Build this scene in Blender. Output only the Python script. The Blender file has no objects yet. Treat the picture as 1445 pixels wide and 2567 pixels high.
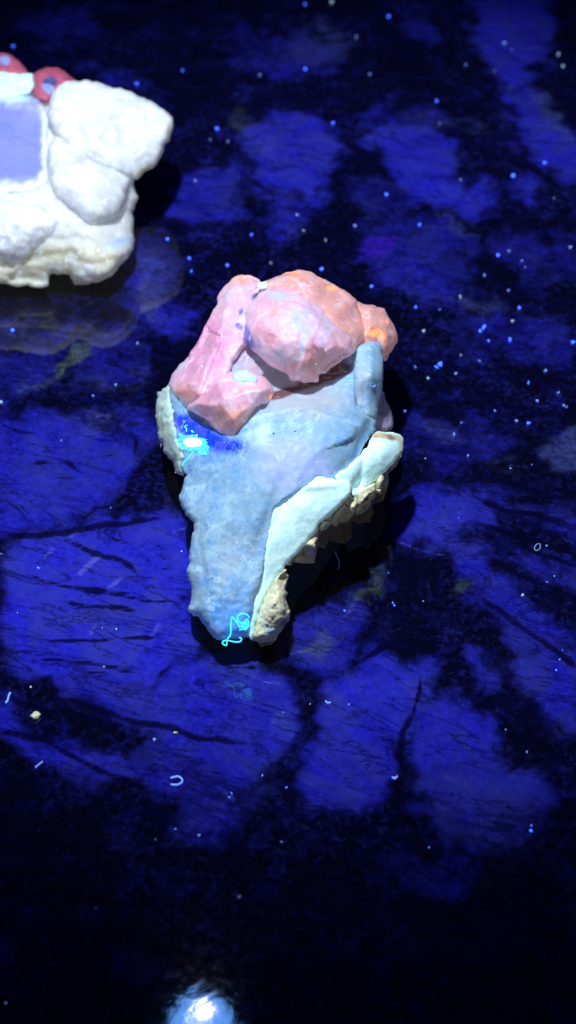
import bpy, bmesh, math, random
import numpy as np
from mathutils import Vector, Matrix
from mathutils.geometry import delaunay_2d_cdt

# ---------------------------------------------------------------- scene, camera, light
S = 0.01                      # everything below is written in centimetres, the scene is in metres
scene = bpy.context.scene
C = scene.collection
PW, PH = 1445.0, 2567.0       # the photograph's own pixel frame, used to read outlines off it
FOV = math.radians(40.0)
PITCH = math.radians(50.0)
CAM = np.array([0.0, -15.4, 15.4 * math.tan(PITCH)])
FPX = PH / 2 / math.tan(FOV / 2)
FWD = np.array([0.0, math.cos(PITCH), -math.sin(PITCH)])
UP = np.array([0.0, math.sin(PITCH), math.cos(PITCH)])
RIGHT = np.array([1.0, 0.0, 0.0])

cam_d = bpy.data.cameras.new("camera")
cam = bpy.data.objects.new("camera", cam_d)
C.objects.link(cam)
cam.location = CAM * S
cam.rotation_euler = (math.pi / 2 - PITCH, 0, 0)
cam_d.sensor_fit = 'VERTICAL'
cam_d.sensor_height = 24.0
cam_d.lens_unit = 'FOV'
cam_d.angle = FOV
cam_d.clip_start = 0.005
cam_d.clip_end = 10.0
cam_d.dof.use_dof = True
cam_d.dof.focus_distance = 22.6 * S
cam_d.dof.aperture_fstop = cam_d.lens / 2.6      # an entrance pupil 2.6 mm wide
scene.camera = cam

world = bpy.data.worlds.new("World")
scene.world = world
world.use_nodes = True
bg = world.node_tree.nodes['Background']
bg.inputs[0].default_value = (0.02, 0.025, 0.25, 1)
bg.inputs[1].default_value = 0.2

def aim(o, target):
    d = Vector(target) - o.location
    o.rotation_euler = d.to_track_quat('-Z', 'Y').to_euler()

lamp_d = bpy.data.lights.new("inspection_lamp", 'SPOT')
lamp_d.energy = 3.6
lamp_d.color = (0.86, 0.93, 1.0)
lamp_d.spot_size = math.radians(60)
lamp_d.spot_blend = 0.7
lamp_d.shadow_soft_size = 0.5 * S
lamp = bpy.data.objects.new("inspection_lamp", lamp_d)
C.objects.link(lamp)
lamp.location = Vector((-2.7, 0.4, 24.0)) * S   # where its mirror image in the counter puts it
aim(lamp, Vector((-0.2, 4.5, 0)) * S)

def mirror_lamp(name, px, py, size, energy, col, h=26.0):
    """a small lamp face above the stones, seen mirrored in the polished counter"""
    g = ground(px, py)
    v = g - CAM
    v = v / np.linalg.norm(v)
    r = np.array([v[0], v[1], -v[2]])
    p = g + r * (h / r[2])
    d = bpy.data.lights.new(name, 'AREA')
    d.shape = 'DISK'
    d.size = size * S
    d.energy = energy
    d.color = col
    d.spread = math.radians(50)
    o = bpy.data.objects.new(name, d)
    C.objects.link(o)
    o.location = Vector(p) * S
    aim(o, Vector(g) * S)
    return o

scene.view_settings.view_transform = 'Standard'
scene.view_settings.look = 'None'
scene.view_settings.exposure = 0.0
scene.view_settings.gamma = 1.0
scene.render.engine = 'CYCLES'
scene.cycles.max_bounces = 8
scene.cycles.sample_clamp_indirect = 4.0
scene.cycles.use_denoising = True

# ---------------------------------------------------------------- geometry of the view
def ray(px, py):
    px = np.asarray(px, float); py = np.asarray(py, float)
    x = (px - PW / 2) / FPX
    y = (PH / 2 - py) / FPX
    d = FWD + x[..., None] * RIGHT + y[..., None] * UP
    return d                       # unit depth along the view axis

def t_at_z(px, py, z):
    d = ray(px, py)
    return (np.asarray(z) - CAM[2]) / d[..., 2]

def pos(px, py, t):
    return CAM + ray(px, py) * np.asarray(t)[..., None]

def ground(px, py, z=0.0):
    return pos(np.asarray(px, float), np.asarray(py, float), t_at_z(px, py, z))

# ---------------------------------------------------------------- numpy noise
def _hash(ix, iy, iz, seed):
    h = (ix.astype(np.int64) * 374761393 + iy.astype(np.int64) * 668265263 + iz.astype(np.int64) * 2147483647 + seed * 1274126177) & 0xFFFFFFFF
    h = ((h ^ (h >> 13)) * 1274126177) & 0xFFFFFFFF
    h = ((h ^ (h >> 16)) * 2246822519) & 0xFFFFFFFF
    return ((h ^ (h >> 15)) & 0xFFFFFF) / float(0xFFFFFF)

def vnoise(p, seed=0):
    i = np.floor(p).astype(np.int64); f = p - i
    u = f * f * f * (f * (f * 6 - 15) + 10)
    r = 0
    for dx in (0, 1):
        wx = u[..., 0] if dx else 1 - u[..., 0]
        for dy in (0, 1):
            wy = u[..., 1] if dy else 1 - u[..., 1]
            for dz in (0, 1):
                wz = u[..., 2] if dz else 1 - u[..., 2]
                r = r + wx * wy * wz * _hash(i[..., 0] + dx, i[..., 1] + dy, i[..., 2] + dz, seed)
    return r * 2 - 1

def fbm(p, octaves=4, seed=0, gain=0.5):
    a, s, r = 1.0, 0.0, 0.0
    for o in range(octaves):
        r = r + a * vnoise(p * (2.03 ** o) + 17.3 * o, seed + o)
        s += a; a *= gain
    return r / s

# ---------------------------------------------------------------- 2D helpers
def seg_dist(P, A, B):
    AB = B - A
    L = max((AB ** 2).sum(), 1e-9)
    t = np.clip(((P - A) @ AB) / L, 0, 1)
    return np.sqrt((((A + t[:, None] * AB) - P) ** 2).sum(1))

def line_dist(P, pts, closed=False):
    pts = np.asarray(pts, float)
    n = len(pts)
    d = np.full(len(P), 1e9)
    for i in range(n if closed else n - 1):
        d = np.minimum(d, seg_dist(P, pts[i], pts[(i + 1) % n]))
    return d

def inside(P, poly):
    poly = np.asarray(poly, float)
    x, y = P[:, 0], P[:, 1]
    r = np.zeros(len(P), bool)
    n = len(poly)
    for i in range(n):
        x1, y1 = poly[i]; x2, y2 = poly[(i + 1) % n]
        c = ((y1 > y) != (y2 > y))
        xi = (x2 - x1) * (y - y1) / (y2 - y1 + 1e-12) + x1
        r ^= c & (x < xi)
    return r

def resample(poly, step, smooth=True):
    poly = [np.array(p, float) for p in poly]
    n = len(poly); out = []
    for i in range(n):
        p0, p1, p2, p3 = poly[i - 1], poly[i], poly[(i + 1) % n], poly[(i + 2) % n]
        m = max(1, int(np.linalg.norm(p2 - p1) / step))
        for k in range(m):
            t = k / m
            if smooth:
                c = 0.5 * (2 * p1 + (p2 - p0) * t + (2 * p0 - 5 * p1 + 4 * p2 - p3) * t * t + (3 * p1 - p0 - 3 * p2 + p3) * t ** 3)
                q = 0.75 * c + 0.25 * (p1 * (1 - t) + p2 * t)
            else:
                q = p1 * (1 - t) + p2 * t
            out.append(q)
    return np.array(out)

class TPS:
    """thin plate surface through (px, py, value)"""
    def __init__(self, pts, lam=1e-4):
        pts = np.array(pts, float)
        self.x = pts[:, :2] / 200.0
        n = len(pts)
        K = self.k(self.x, self.x) + lam * np.eye(n)
        Pm = np.c_[np.ones(n), self.x]
        A = np.block([[K, Pm], [Pm.T, np.zeros((3, 3))]])
        A[n:, n:] -= 1e-9 * np.eye(3)
        self.w = np.linalg.solve(A, np.r_[pts[:, 2], np.zeros(3)])
    @staticmethod
    def k(a, b):
        r2 = ((a[:, None] - b[None]) ** 2).sum(-1)
        return 0.5 * r2 * np.log(r2 + 1e-12)
    def __call__(self, P):
        q = np.asarray(P, float) / 200.0
        return self.k(q, self.x) @ self.w[:-3] + np.c_[np.ones(len(q)), q] @ self.w[-3:]

# ---------------------------------------------------------------- objects
def link_mesh(name, verts, faces, mat, parent=None, origin=None, smooth=True, attrs=None, recalc=True):
    """verts in cm, world; origin in cm"""
    if parent is not None and origin is None:
        origin = np.array(parent.location) / S
    origin = np.zeros(3) if origin is None else np.asarray(origin, float)
    me = bpy.data.meshes.new(name)
    v = (np.asarray(verts, float) - origin) * S
    me.from_pydata(v.tolist(), [], [tuple(int(i) for i in f) for f in faces])
    me.update()
    if recalc:
        bm = bmesh.new(); bm.from_mesh(me)
        bmesh.ops.recalc_face_normals(bm, faces=bm.faces)
        bm.to_mesh(me); bm.free()
    if attrs:
        for k, a in attrs.items():
            at = me.attributes.new(k, 'FLOAT', 'POINT')
            at.data.foreach_set('value', np.asarray(a, np.float32))
    if smooth:
        me.polygons.foreach_set('use_smooth', [True] * len(me.polygons))
    me.materials.append(mat)
    o = bpy.data.objects.new(name, me)
    C.objects.link(o)
    if parent is not None:
        o.parent = parent
        o.location = (0, 0, 0)
    else:
        o.location = Vector(origin) * S
    return o

def tag(o, label=None, cat=None, group=None, kind=None):
    if label: o['label'] = label
    if cat: o['category'] = cat
    if group: o['group'] = group
    if kind: o['kind'] = kind
    return o

def empty(name, loc, label, cat):
    o = bpy.data.objects.new(name, None)
    o.empty_display_size = 0.01
    C.objects.link(o)
    o.location = Vector(loc) * S
    return tag(o, label, cat)

def gauss(P, x, y, r, ry=None, ang=0.0):
    dx, dy = P[:, 0] - x, P[:, 1] - y
    if ang:
        c, s = math.cos(ang), math.sin(ang)
        dx, dy = dx * c + dy * s, -dx * s + dy * c
    return np.exp(-(dx / r) ** 2 - (dy / (ry or r)) ** 2)

def stone(name, outline, ctrl, mat, parent, step=6.0, edge=40.0, bulge=0.3, thick=0.8, rough=0.03, freq=4.0,
          facets=0, facet_mix=0.8, jag=2.0, jag_f=0.06, smooth=True, seed=0, paint=None, extra=None, label=None, zmin=0.0, fine=0.0, flat=False,
          facet_r=None):
    """A closed lump of mineral. outline: its silhouette; ctrl: (px, py, height above the counter in cm)
    of points on its front; edge/bulge: how it rounds off; thick: depth of the lump behind the rim."""
    rng = np.random.RandomState(seed + 11)
    B = resample(outline, step, smooth)
    if jag:
        q = np.c_[B * jag_f, np.zeros(len(B))]
        B = B + jag * np.c_[fbm(q, 3, seed), fbm(q + 50, 3, seed + 5)] * 1.6
    mn, mx = B.min(0), B.max(0)
    gx, gy = np.meshgrid(np.arange(mn[0], mx[0], step), np.arange(mn[1], mx[1], step * 0.87))
    gx[1::2] += step / 2
    G = np.c_[gx.ravel(), gy.ravel()]
    G = G + rng.uniform(-0.22, 0.22, G.shape) * step
    G = G[inside(G, B)]
    dB = line_dist(G, B, True)
    G = G[dB > step * 0.55]
    P = np.r_[B, G]
    nb = len(B)
    res = delaunay_2d_cdt([Vector(p) for p in P], [(i, (i + 1) % nb) for i in range(nb)], [], 1, 1e-4)
    V = np.array([tuple(v) for v in res[0]])
    F = [f for f in res[2]]
    orig = res[3]
    isb = np.array([any(k < nb for k in o) for o in orig])
    c = np.array(ctrl, float)
    tps = TPS(np.c_[c[:, :2], t_at_z(c[:, 0], c[:, 1], c[:, 2])])
    def depth(Q, d):
        w = np.clip(1 - d / edge, 0, 1)
        return tps(Q) - bulge * (np.sqrt(np.clip(1 - w * w, 0, 1)))
    d = line_dist(V, B, True)
    d[isb] = 0
    t = depth(V, d)
    if facets:
        cand = G[rng.permutation(len(G))]
        rad = facet_r or math.sqrt((mx - mn).prod() / facets) * 0.75
        seeds = []
        for q in cand:
            if all(np.hypot(*(q - s)) > rad for s in seeds):
                seeds.append(q)
            if len(seeds) >= facets: break
        sd = np.array(seeds)
        h = 3.0
        def dd(Q): return depth(Q, np.where(inside(Q, B), line_dist(Q, B, True), 0))
        s0 = dd(sd)
        gxx = (dd(sd + [h, 0]) - dd(sd - [h, 0])) / (2 * h)
        gyy = (dd(sd + [0, h]) - dd(sd - [0, h])) / (2 * h)
        dis = ((V[:, None] - sd[None]) ** 2).sum(-1)
        # planar cells with wobbly borders
        wob = 0.18 * rad * np.c_[fbm(np.c_[V / rad, np.zeros(len(V))], 2, seed + 3), fbm(np.c_[V / rad + 9, np.zeros(len(V))], 2, seed + 4)]
        Vw = V + wob
        pl = s0[None] + gxx[None] * (Vw[:, None, 0] - sd[None, :, 0]) + gyy[None] * (Vw[:, None, 1] - sd[None, :, 1])
        k = min(5, len(sd))
        near = np.argsort(dis, 1)[:, :k]
        pn = np.take_along_axis(pl, near, 1)
        tf = pn.max(1)
        lim = np.minimum(d / (step * 2.5), 1.0)
        t = t + facet_mix * lim * np.clip(tf - t, -0.35, 0.35)
    W = pos(V[:, 0], V[:, 1], t)
    if rough:
        n = fbm(W * freq, 4, seed + 20) * rough
        if fine: n = n + fine * fbm(W * freq * 5, 3, seed + 40)
        n = n * np.where(isb, 0.25, 1.0)
        t = t + n
    if extra is not None:
        t = t + extra(V, d, W)
    # back
    dm = max(d.max(), 1e-6)
    prof = np.sqrt(np.clip(1 - (1 - np.clip(d / (dm * 0.6), 0, 1)) ** 2, 0, 1))
    tb = tps(V) + thick * prof + 0.08 * thick * prof * fbm(W * 1.5, 2, seed + 60)
    tb = np.maximum(tb, t + 0.02 * np.minimum(1, d))
    tlim = t_at_z(V[:, 0], V[:, 1], np.full(len(V), zmin + 0.004))
    t = np.minimum(t, tlim - 0.01); tb = np.minimum(tb, tlim)
    Wf = pos(V[:, 0], V[:, 1], t)
    Wb = pos(V[:, 0], V[:, 1], tb)
    n = len(V)
    back = np.arange(n) + n
    idx = np.where(~isb)[0]
    remap = np.arange(n)
    remap[idx] = n + np.arange(len(idx))
    verts = np.r_[Wf, Wb[idx]]
    faces = [tuple(f) for f in F] + [tuple(remap[i] for i in reversed(f)) for f in F if not all(isb[i] for i in f)]
    PP = np.r_[V, V[idx]]
    at = {}
    if paint:
        for kx, fn in paint.items():
            at[kx] = np.clip(fn(PP), 0, 1)
    o = link_mesh(name, verts, faces, mat, parent, smooth=not flat, attrs=at)
    if label: o['label'] = label
    o.data.update()
    surf = dict(tps=tps, t=t, V=V)
    return o

def tube(pts, r, sides=5, taper=True):
    pts = np.asarray(pts, float)
    n = len(pts)
    T = np.gradient(pts, axis=0)
    T /= np.linalg.norm(T, axis=1)[:, None] + 1e-12
    vs, fs = [], []
    a = np.array([0.31, 0.2, 0.93])
    for i in range(n):
        u = np.cross(T[i], a); u /= np.linalg.norm(u) + 1e-12
        w = np.cross(T[i], u)
        rr = r * (0.35 if taper and i in (0, n - 1) else 1.0)
        for k in range(sides):
            an = 2 * math.pi * k / sides
            vs.append(pts[i] + rr * (math.cos(an) * u + math.sin(an) * w))
    for i in range(n - 1):
        for k in range(sides):
            k2 = (k + 1) % sides
            fs.append((i * sides + k, i * sides + k2, (i + 1) * sides + k2, (i + 1) * sides + k))
    fs.append(tuple(range(sides - 1, -1, -1)))
    fs.append(tuple((n - 1) * sides + k for k in range(sides)))
    return vs, fs

def spline(pts, m=8):
    pts = [np.array(p, float) for p in pts]
    out = []
    for i in range(len(pts) - 1):
        p0 = pts[max(i - 1, 0)]; p1 = pts[i]; p2 = pts[i + 1]; p3 = pts[min(i + 2, len(pts) - 1)]
        for k in range(m):
            t = k / m
            out.append(0.5 * (2 * p1 + (p2 - p0) * t + (2 * p0 - 5 * p1 + 4 * p2 - p3) * t * t + (3 * p1 - p0 - 3 * p2 + p3) * t ** 3))
    out.append(pts[-1])
    return np.array(out)

def hull_chip(center, size, rng, n=9, squash=(1, 1, 1), rot=None):
    """small convex crystal chip -> verts, faces"""
    p = rng.normal(size=(n, 3))
    p /= np.linalg.norm(p, axis=1)[:, None]
    p = p * np.asarray(squash) * size
    if rot is not None: p = p @ np.array(rot.to_matrix()).T
    bm = bmesh.new()
    for q in p: bm.verts.new(q)
    r = bmesh.ops.convex_hull(bm, input=bm.verts)
    for g in [v for v in bm.verts if not v.link_faces]: bm.verts.remove(g)
    bm.verts.index_update()
    vs = [np.array(v.co) + center for v in bm.verts]
    fs = [tuple(v.index for v in f.verts) for f in bm.faces]
    bm.free()
    return vs, fs

# ---------------------------------------------------------------- materials
class NT:
    def __init__(self, name):
        self.m = bpy.data.materials.new(name)
        self.m.use_nodes = True
        self.t = self.m.node_tree
        self.b = self.t.nodes['Principled BSDF']
    def n(self, typ, **kw):
        nd = self.t.nodes.new(typ)
        for k, v in kw.items(): setattr(nd, k, v)
        return nd
    def l(self, a, b): self.t.links.new(a, b)
    def coord(self, scale=100.0):
        c = self.n('ShaderNodeTexCoord'); mp = self.n('ShaderNodeMapping')
        mp.inputs['Scale'].default_value = (scale,) * 3 if not isinstance(scale, tuple) else scale
        self.l(c.outputs['Object'], mp.inputs[0])
        return mp.outputs[0]
    def noise(self, vec, scale, detail=4, rough=0.6, dist=0.0):
        nd = self.n('ShaderNodeTexNoise')
        nd.inputs['Scale'].default_value = scale; nd.inputs['Detail'].default_value = detail
        nd.inputs['Roughness'].default_value = rough; nd.inputs['Distortion'].default_value = dist
        self.l(vec, nd.inputs['Vector'])
        return nd.outputs['Fac']
    def ramp(self, fac, stops):
        r = self.n('ShaderNodeValToRGB'); e = r.color_ramp.elements
        while len(e) < len(stops): e.new(0.5)
        for k, (p, c) in enumerate(stops):
            e[k].position = p
            e[k].color = (c, c, c, 1) if not isinstance(c, tuple) else (*c, 1)
        self.l(fac, r.inputs[0])
        return r.outputs[0]
    def attr(self, name):
        a = self.n('ShaderNodeAttribute', attribute_name=name)
        return a.outputs['Fac']
    def mix(self, fac, a, b, mode='MIX'):
        m = self.n('ShaderNodeMix', data_type='RGBA', blend_type=mode)
        if isinstance(fac, float): m.inputs[0].default_value = fac
        else: self.l(fac, m.inputs[0])
        for k, v in ((6, a), (7, b)):
            if isinstance(v, tuple): m.inputs[k].default_value = (*v, 1)
            else: self.l(v, m.inputs[k])
        return m.outputs[2]
    def math(self, op, a, b=0.0, clamp=False):
        m = self.n('ShaderNodeMath', operation=op, use_clamp=clamp)
        for k, v in ((0, a), (1, b)):
            if isinstance(v, (int, float)): m.inputs[k].default_value = v
            else: self.l(v, m.inputs[k])
        return m.outputs[0]
    def bump(self, h, strength=0.3, dist=0.01, prev=None):
        b = self.n('ShaderNodeBump')
        b.inputs['Strength'].default_value = strength; b.inputs['Distance'].default_value = dist * S
        self.l(h, b.inputs['Height'])
        if prev is not None: self.l(prev, b.inputs['Normal'])
        return b.outputs[0]
    def set(self, **kw):
        for k, v in kw.items():
            s = self.b.inputs[k]
            if isinstance(v, (int, float)): s.default_value = v
            elif isinstance(v, tuple): s.default_value = (*v, 1) if len(v) == 3 and s.type == 'RGBA' else v
            else: self.l(v, s)

def mineral(name, base, layers, rough=0.4, sss=0.3, radius=0.12, bump=0.25, grain=9.0, bumpd=0.02, glow=None, coat=0.0, cells=8.0, cellv=0.22, fluo=0.10, veins=None):
    """base: (colour a, colour b, noise scale); layers: list of (attribute or None, noise scale, low, high, colour)"""
    t = NT(name)
    v = t.coord()
    f = t.ramp(t.noise(v, base[2], 5, 0.62, 0.4), [(0.36, 0.0), (0.64, 1.0)])
    col = t.mix(f, base[0], base[1])
    for (an, sc, lo, hi, c) in layers:
        nz = t.noise(v, sc, 6, 0.65, 0.3)
        if an:
            # attribute strength decides how much of the noise passes
            x = t.math('ADD', t.attr(an), t.math('MULTIPLY', t.math('SUBTRACT', nz, 0.5), 0.9))
            x = t.math('MULTIPLY', x, t.math('GREATER_THAN', t.attr(an), 0.004))
        else: x = nz
        col = t.mix(t.ramp(x, [(lo, 0.0), (hi, 1.0)] if lo < hi else [(hi, 1.0), (lo, 0.0)]), col, c)
    if veins:
        th = t.math('ABSOLUTE', t.math('SUBTRACT', t.noise(v, veins[0], 5, 0.6, 0.7), 0.5))
        vm = t.math('MULTIPLY', t.ramp(th, [(0.0, veins[1]), (0.014, 0.0)]), t.ramp(t.noise(v, 1.3, 3), [(0.45, 0.0), (0.6, 1.0)]))
        col = t.mix(vm, col, veins[2])
    # sugary crystal grains: tone and relief vary at random from grain to grain
    wz = t.n('ShaderNodeTexNoise'); wz.inputs['Scale'].default_value = cells * 0.6; wz.inputs['Detail'].default_value = 4
    t.l(v, wz.inputs['Vector'])
    wv = t.n('ShaderNodeVectorMath', operation='MULTIPLY_ADD'); t.l(wz.outputs['Color'], wv.inputs[0]); wv.inputs[1].default_value = (2.2 / cells,) * 3; t.l(v, wv.inputs[2])
    vo = t.n('ShaderNodeTexVoronoi'); vo.inputs['Scale'].default_value = cells; t.l(wv.outputs[0], vo.inputs['Vector'])
    sc_ = t.n('ShaderNodeSeparateColor'); t.l(vo.outputs['Color'], sc_.inputs[0])
    patch = t.ramp(t.noise(v, cells * 0.22, 3), [(0.38, 0.15), (0.62, 1.0)])
    hs = t.n('ShaderNodeHueSaturation')
    val = t.math('ADD', 1.0, t.math('MULTIPLY', t.math('MULTIPLY', t.math('SUBTRACT', sc_.outputs[0], 0.5), 2 * cellv), patch))
    t.l(val, hs.inputs['Value']); t.l(col, hs.inputs['Color'])
    sat = t.math('ADD', 1.0, t.math('MULTIPLY', t.math('SUBTRACT', sc_.outputs[1], 0.55), 1.2 * cellv)); t.l(sat, hs.inputs['Saturation'])
    col = hs.outputs['Color']
    h = t.math('ADD', t.noise(v, grain, 8, 0.68), t.math('MULTIPLY', t.math('MULTIPLY', sc_.outputs[2], patch), 0.30))
    nb = t.bump(h, bump, bumpd)
    h2 = t.noise(v, grain * 5, 4, 0.6)
    nb = t.bump(h2, bump * 0.8, bumpd * 0.35, nb)
    rg = t.ramp(t.noise(v, 7.0, 4), [(0.35, rough * 0.7), (0.7, min(1, rough * 1.5))])
    t.set(**{'Base Color': col, 'Roughness': rg, 'Normal': nb, 'Specular IOR Level': 0.3})
    if sss:
        t.set(**{'Subsurface Weight': sss, 'Subsurface Scale': radius * S})
        t.b.inputs['Subsurface Radius'].default_value = (1.0, 0.8, 0.7)
    if coat:
        t.set(**{'Coat Weight': coat, 'Coat Roughness': 0.12})
    if fluo:
        t.set(**{'Emission Color': col, 'Emission Strength': fluo})
    if glow:
        an, c, k = glow
        x = t.math('MULTIPLY', t.ramp(t.math('ADD', t.attr(an), t.math('MULTIPLY', t.math('SUBTRACT', t.noise(v, 9.0, 4), 0.5), 0.8)), [(0.35, 0.0), (1.0, 1.0)]), k)
        t.set(**{'Emission Color': t.mix(t.math('MINIMUM', x, 1.0), col, c), 'Emission Strength': t.math('ADD', x, fluo)})
    return t.m

def glow_mat(name, col, strength, base=(0.1, 0.3, 0.5)):
    t = NT(name)
    t.set(**{'Base Color': base, 'Roughness': 0.6, 'Emission Color': col, 'Emission Strength': strength})
    return t.m

# ---------------------------------------------------------------- the counter
#          strength, outline in photo pixels
BLUE = [
 (1.0, [(25,1400),(150,1345),(300,1312),(470,1300),(485,1480),(478,1560),(505,1600),(430,1690),(390,1715),(60,1695),(20,1600),(5,1480)]),
 (0.62, [(-40,1050),(120,1040),(290,1080),(345,1140),(300,1250),(150,1335),(-40,1340)]),
 (0.35, [(290,1010),(380,1050),(400,1150),(330,1150)]),
 (0.75, [(390,1720),(480,1640),(560,1640),(700,1700),(722,1780),(705,1880),(640,1960),(560,1990),(420,1870),(250,1790),(120,1730),(200,1700)]),
 (0.75, [(-20,1770),(100,1850),(200,1860),(330,1940),(310,1990),(150,1920),(-20,1840)]),
 (0.45, [(320,1930),(420,1880),(560,1990),(590,2080),(500,2110),(400,2020)]),
 (0.5, [(735,1555),(910,1530),(920,1640),(820,1700),(720,1640)]),
 (0.85, [(800,1740),(880,1690),(1000,1640),(1085,1680),(1065,1780),(990,1850),(900,1862),(815,1850)]),
 (0.8, [(765,1850),(860,1822),(960,1860),(1000,1920),(975,1990),(900,2035),(800,2015),(752,1940)]),
 (0.75, [(1045,1780),(1110,1735),(1170,1745),(1250,1800),(1260,1890),(1380,1990),(1330,2060),(1180,2080),(1080,1990),(1040,1900)]),
 (0.45, [(1050,2020),(1330,2040),(1320,2140),(1120,2130)]),
 (0.62, [(1025,1250),(1120,1222),(1215,1262),(1215,1320),(1150,1320),(1130,1385),(975,1350)]),
 (0.5, [(1080,1300),(1130,1300),(1240,1440),(1330,1520),(1445,1620),(1500,1760),(1300,1625),(1190,1490)]),
 (0.6, [(1185,1640),(1235,1660),(1250,1715),(1205,1720)]),
 (0.7, [(1290,1670),(1460,1630),(1460,1800),(1380,1780)]),
 (0.4, [(1230,1250),(1460,1300),(1460,1345),(1300,1310)]),
 (0.35, [(1240,1370),(1460,1440),(1460,1500),(1300,1440)]),
 (0.85, [(600,335),(700,290),(845,352),(835,440),(805,500),(790,525),(700,505),(640,450),(620,390)]),
 (0.55, [(655,560),(720,500),(760,560),(700,610),(658,625)]),
 (0.55, [(430,475),(520,425),(595,400),(610,470),(580,545),(520,570),(450,530)]),
 (0.85, [(925,345),(1020,310),(1110,350),(1165,430),(1240,490),(1200,560),(1110,510),(1010,470)]),
 (0.35, [(880,300),(1090,250),(1130,310),(1000,330)]),
 (0.85, [(1180,20),(1290,-30),(1370,10),(1405,95),(1330,200),(1380,300),(1460,330),(1460,460),(1350,400),(1275,270),(1205,110)]),
 (0.6, [(1280,470),(1330,440),(1370,490),(1330,520),(1290,515)]),
 (0.3, [(890,470),(1000,460),(1080,530),(1060,590),(930,560)]),
 (0.35, [(325,600),(420,585),(465,650),(440,720),(400,780),(375,840),(330,790)]),
 (0.5, [(370,770),(500,770),(470,860),(380,850)]),
 (0.3, [(-20,840),(160,890),(120,960),(-20,990)]),
 (0.28, [(200,840),(330,830),(375,900),(300,975),(190,950)]),
 (0.4, [(100,815),(190,820),(170,850),(90,850)]),
 (0.4, [(905,600),(1000,560),(1140,560),(1200,640),(1110,740),(1000,720),(930,680)]),
 (0.3, [(1240,600),(1445,590),(1445,740),(1280,690)]),
 (0.35, [(1020,30),(1080,60),(1090,140),(1040,120)]),
 (0.4, [(190,165),(340,190),(410,250),(330,230)]),
 (0.3, [(560,60),(700,70),(850,110),(820,180),(650,180),(570,130)]),
 (0.4, [(60,30),(240,20),(260,90),(100,90)]),
 (0.28, [(1100,800),(1300,780),(1445,830),(1445,940),(1250,900),(1130,850)]),
 (0.28, [(1140,870),(1200,880),(1200,920),(1140,915)]),
 (0.3, [(1000,1050),(1140,1050),(1300,1090),(1200,1180),(1020,1150)]),
 (0.32, [(760,1960),(600,2060),(500,2160),(420,2100),(520,2000)]),
 (0.3, [(-40,2330),(60,2360),(40,2450),(-40,2460)]),
 (0.25, [(300,2390),(420,2370),(450,2440),(330,2470)]),
 (0.3, [(980,2150),(1200,2170),(1140,2260),(960,2230)]),
]
CRACK = [  # width px, strength, points
 (7, 1, [(166,1350),(232,1383),(299,1405),(354,1444)]), (5, .9, [(244,1322),(293,1355),(332,1372)]),
 (4, 1, [(50,1430),(110,1455),(166,1474),(250,1480),(330,1488)]), (4, .9, [(166,1477),(300,1495),(390,1510),(460,1510)]),
 (5, .9, [(133,1507),(220,1521),(310,1524),(366,1537)]), (4, .9, [(100,1607),(220,1604),(410,1602)]),
 (4, .9, [(70,1652),(140,1652),(220,1660),(310,1676),(345,1688)]), (5, .8, [(371,1355),(410,1378),(445,1383)]), (3, .8, [(376,1427),(457,1430)]),
 (3, .7, [(180,1685),(280,1683),(350,1690)]),
 (9, 1, [(70,1725),(188,1760),(266,1790),(332,1809),(432,1826),(498,1848),(570,1860),(626,1870)]),
 (8, .9, [(0,1748),(90,1775),(170,1790),(250,1815),(305,1853)]),
 (9, .95, [(-20,1826),(94,1848),(210,1914),(310,1953),(390,1990)]),
 (4, .9, [(482,1754),(543,1799)]), (5, .9, [(580,1876),(615,1903)]), (4, .8, [(420,1870),(532,1926)]), (3, .7, [(330,1750),(300,1775)]),
 (8, .9, [(440,1660),(395,1695),(388,1715)]), (3, .8, [(500,1700),(520,1740)]),
 (8, .95, [(-20,1335),(90,1345),(200,1325),(320,1310),(420,1300)]), (6, .8, [(130,1170),(170,1160),(220,1190)]),
 (5, .8, [(0,1060),(50,1080),(110,1085)]), (4, .8, [(240,1150),(310,1140)]), (6, 1, [(325,1070),(345,1110),(335,1150)]),
 (6, .9, [(280,1230),(310,1225)]), (8, .8, [(60,1165),(100,1160),(150,1165)]),
 (8, 1, [(1190,1250),(1300,1285),(1445,1320)]), (6, 1, [(1180,1310),(1300,1345),(1460,1395)]), (6, 1, [(1210,1400),(1330,1450),(1460,1510)]),
 (9, 1, [(1190,1480),(1290,1560),(1460,1680)]), (5, .9, [(1290,1480),(1380,1530),(1460,1570)]), (6, .8, [(1150,1190),(1300,1220),(1460,1260)]),
 (5, .8, [(1260,1350),(1350,1380),(1460,1430)]), (4, .8, [(1100,1225),(1180,1250)]),
 (4, .7, [(1140,1760),(1135,1810),(1150,1830)]), (4, .7, [(1160,1750),(1160,1800)]), (5, .8, [(1225,1860),(1235,1910)]), (4, .7, [(1130,1850),(1180,1860)]),
 (6, .85, [(1060,1690),(1040,1780),(1010,1840),(1000,1900),(1040,1980)]), (9, 1, [(935,1850),(980,1860),(1000,1880)]),
 (6, .8, [(880,1940),(915,1942)]), (4, .7, [(960,1790),(1010,1785)]),
 (10, .9, [(1270,1880),(1300,1920),(1260,1950)]), (12, .9, [(1145,540),(1180,575),(1230,590)]),
 (10, .9, [(850,340),(910,380),(950,420),(1000,470)]), (8, .9, [(610,440),(660,470),(690,500)]),
 (10, .9, [(860,1690),(960,1620),(1060,1590)]), (4, .8, [(1380,520),(1445,560)]),
]
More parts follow.
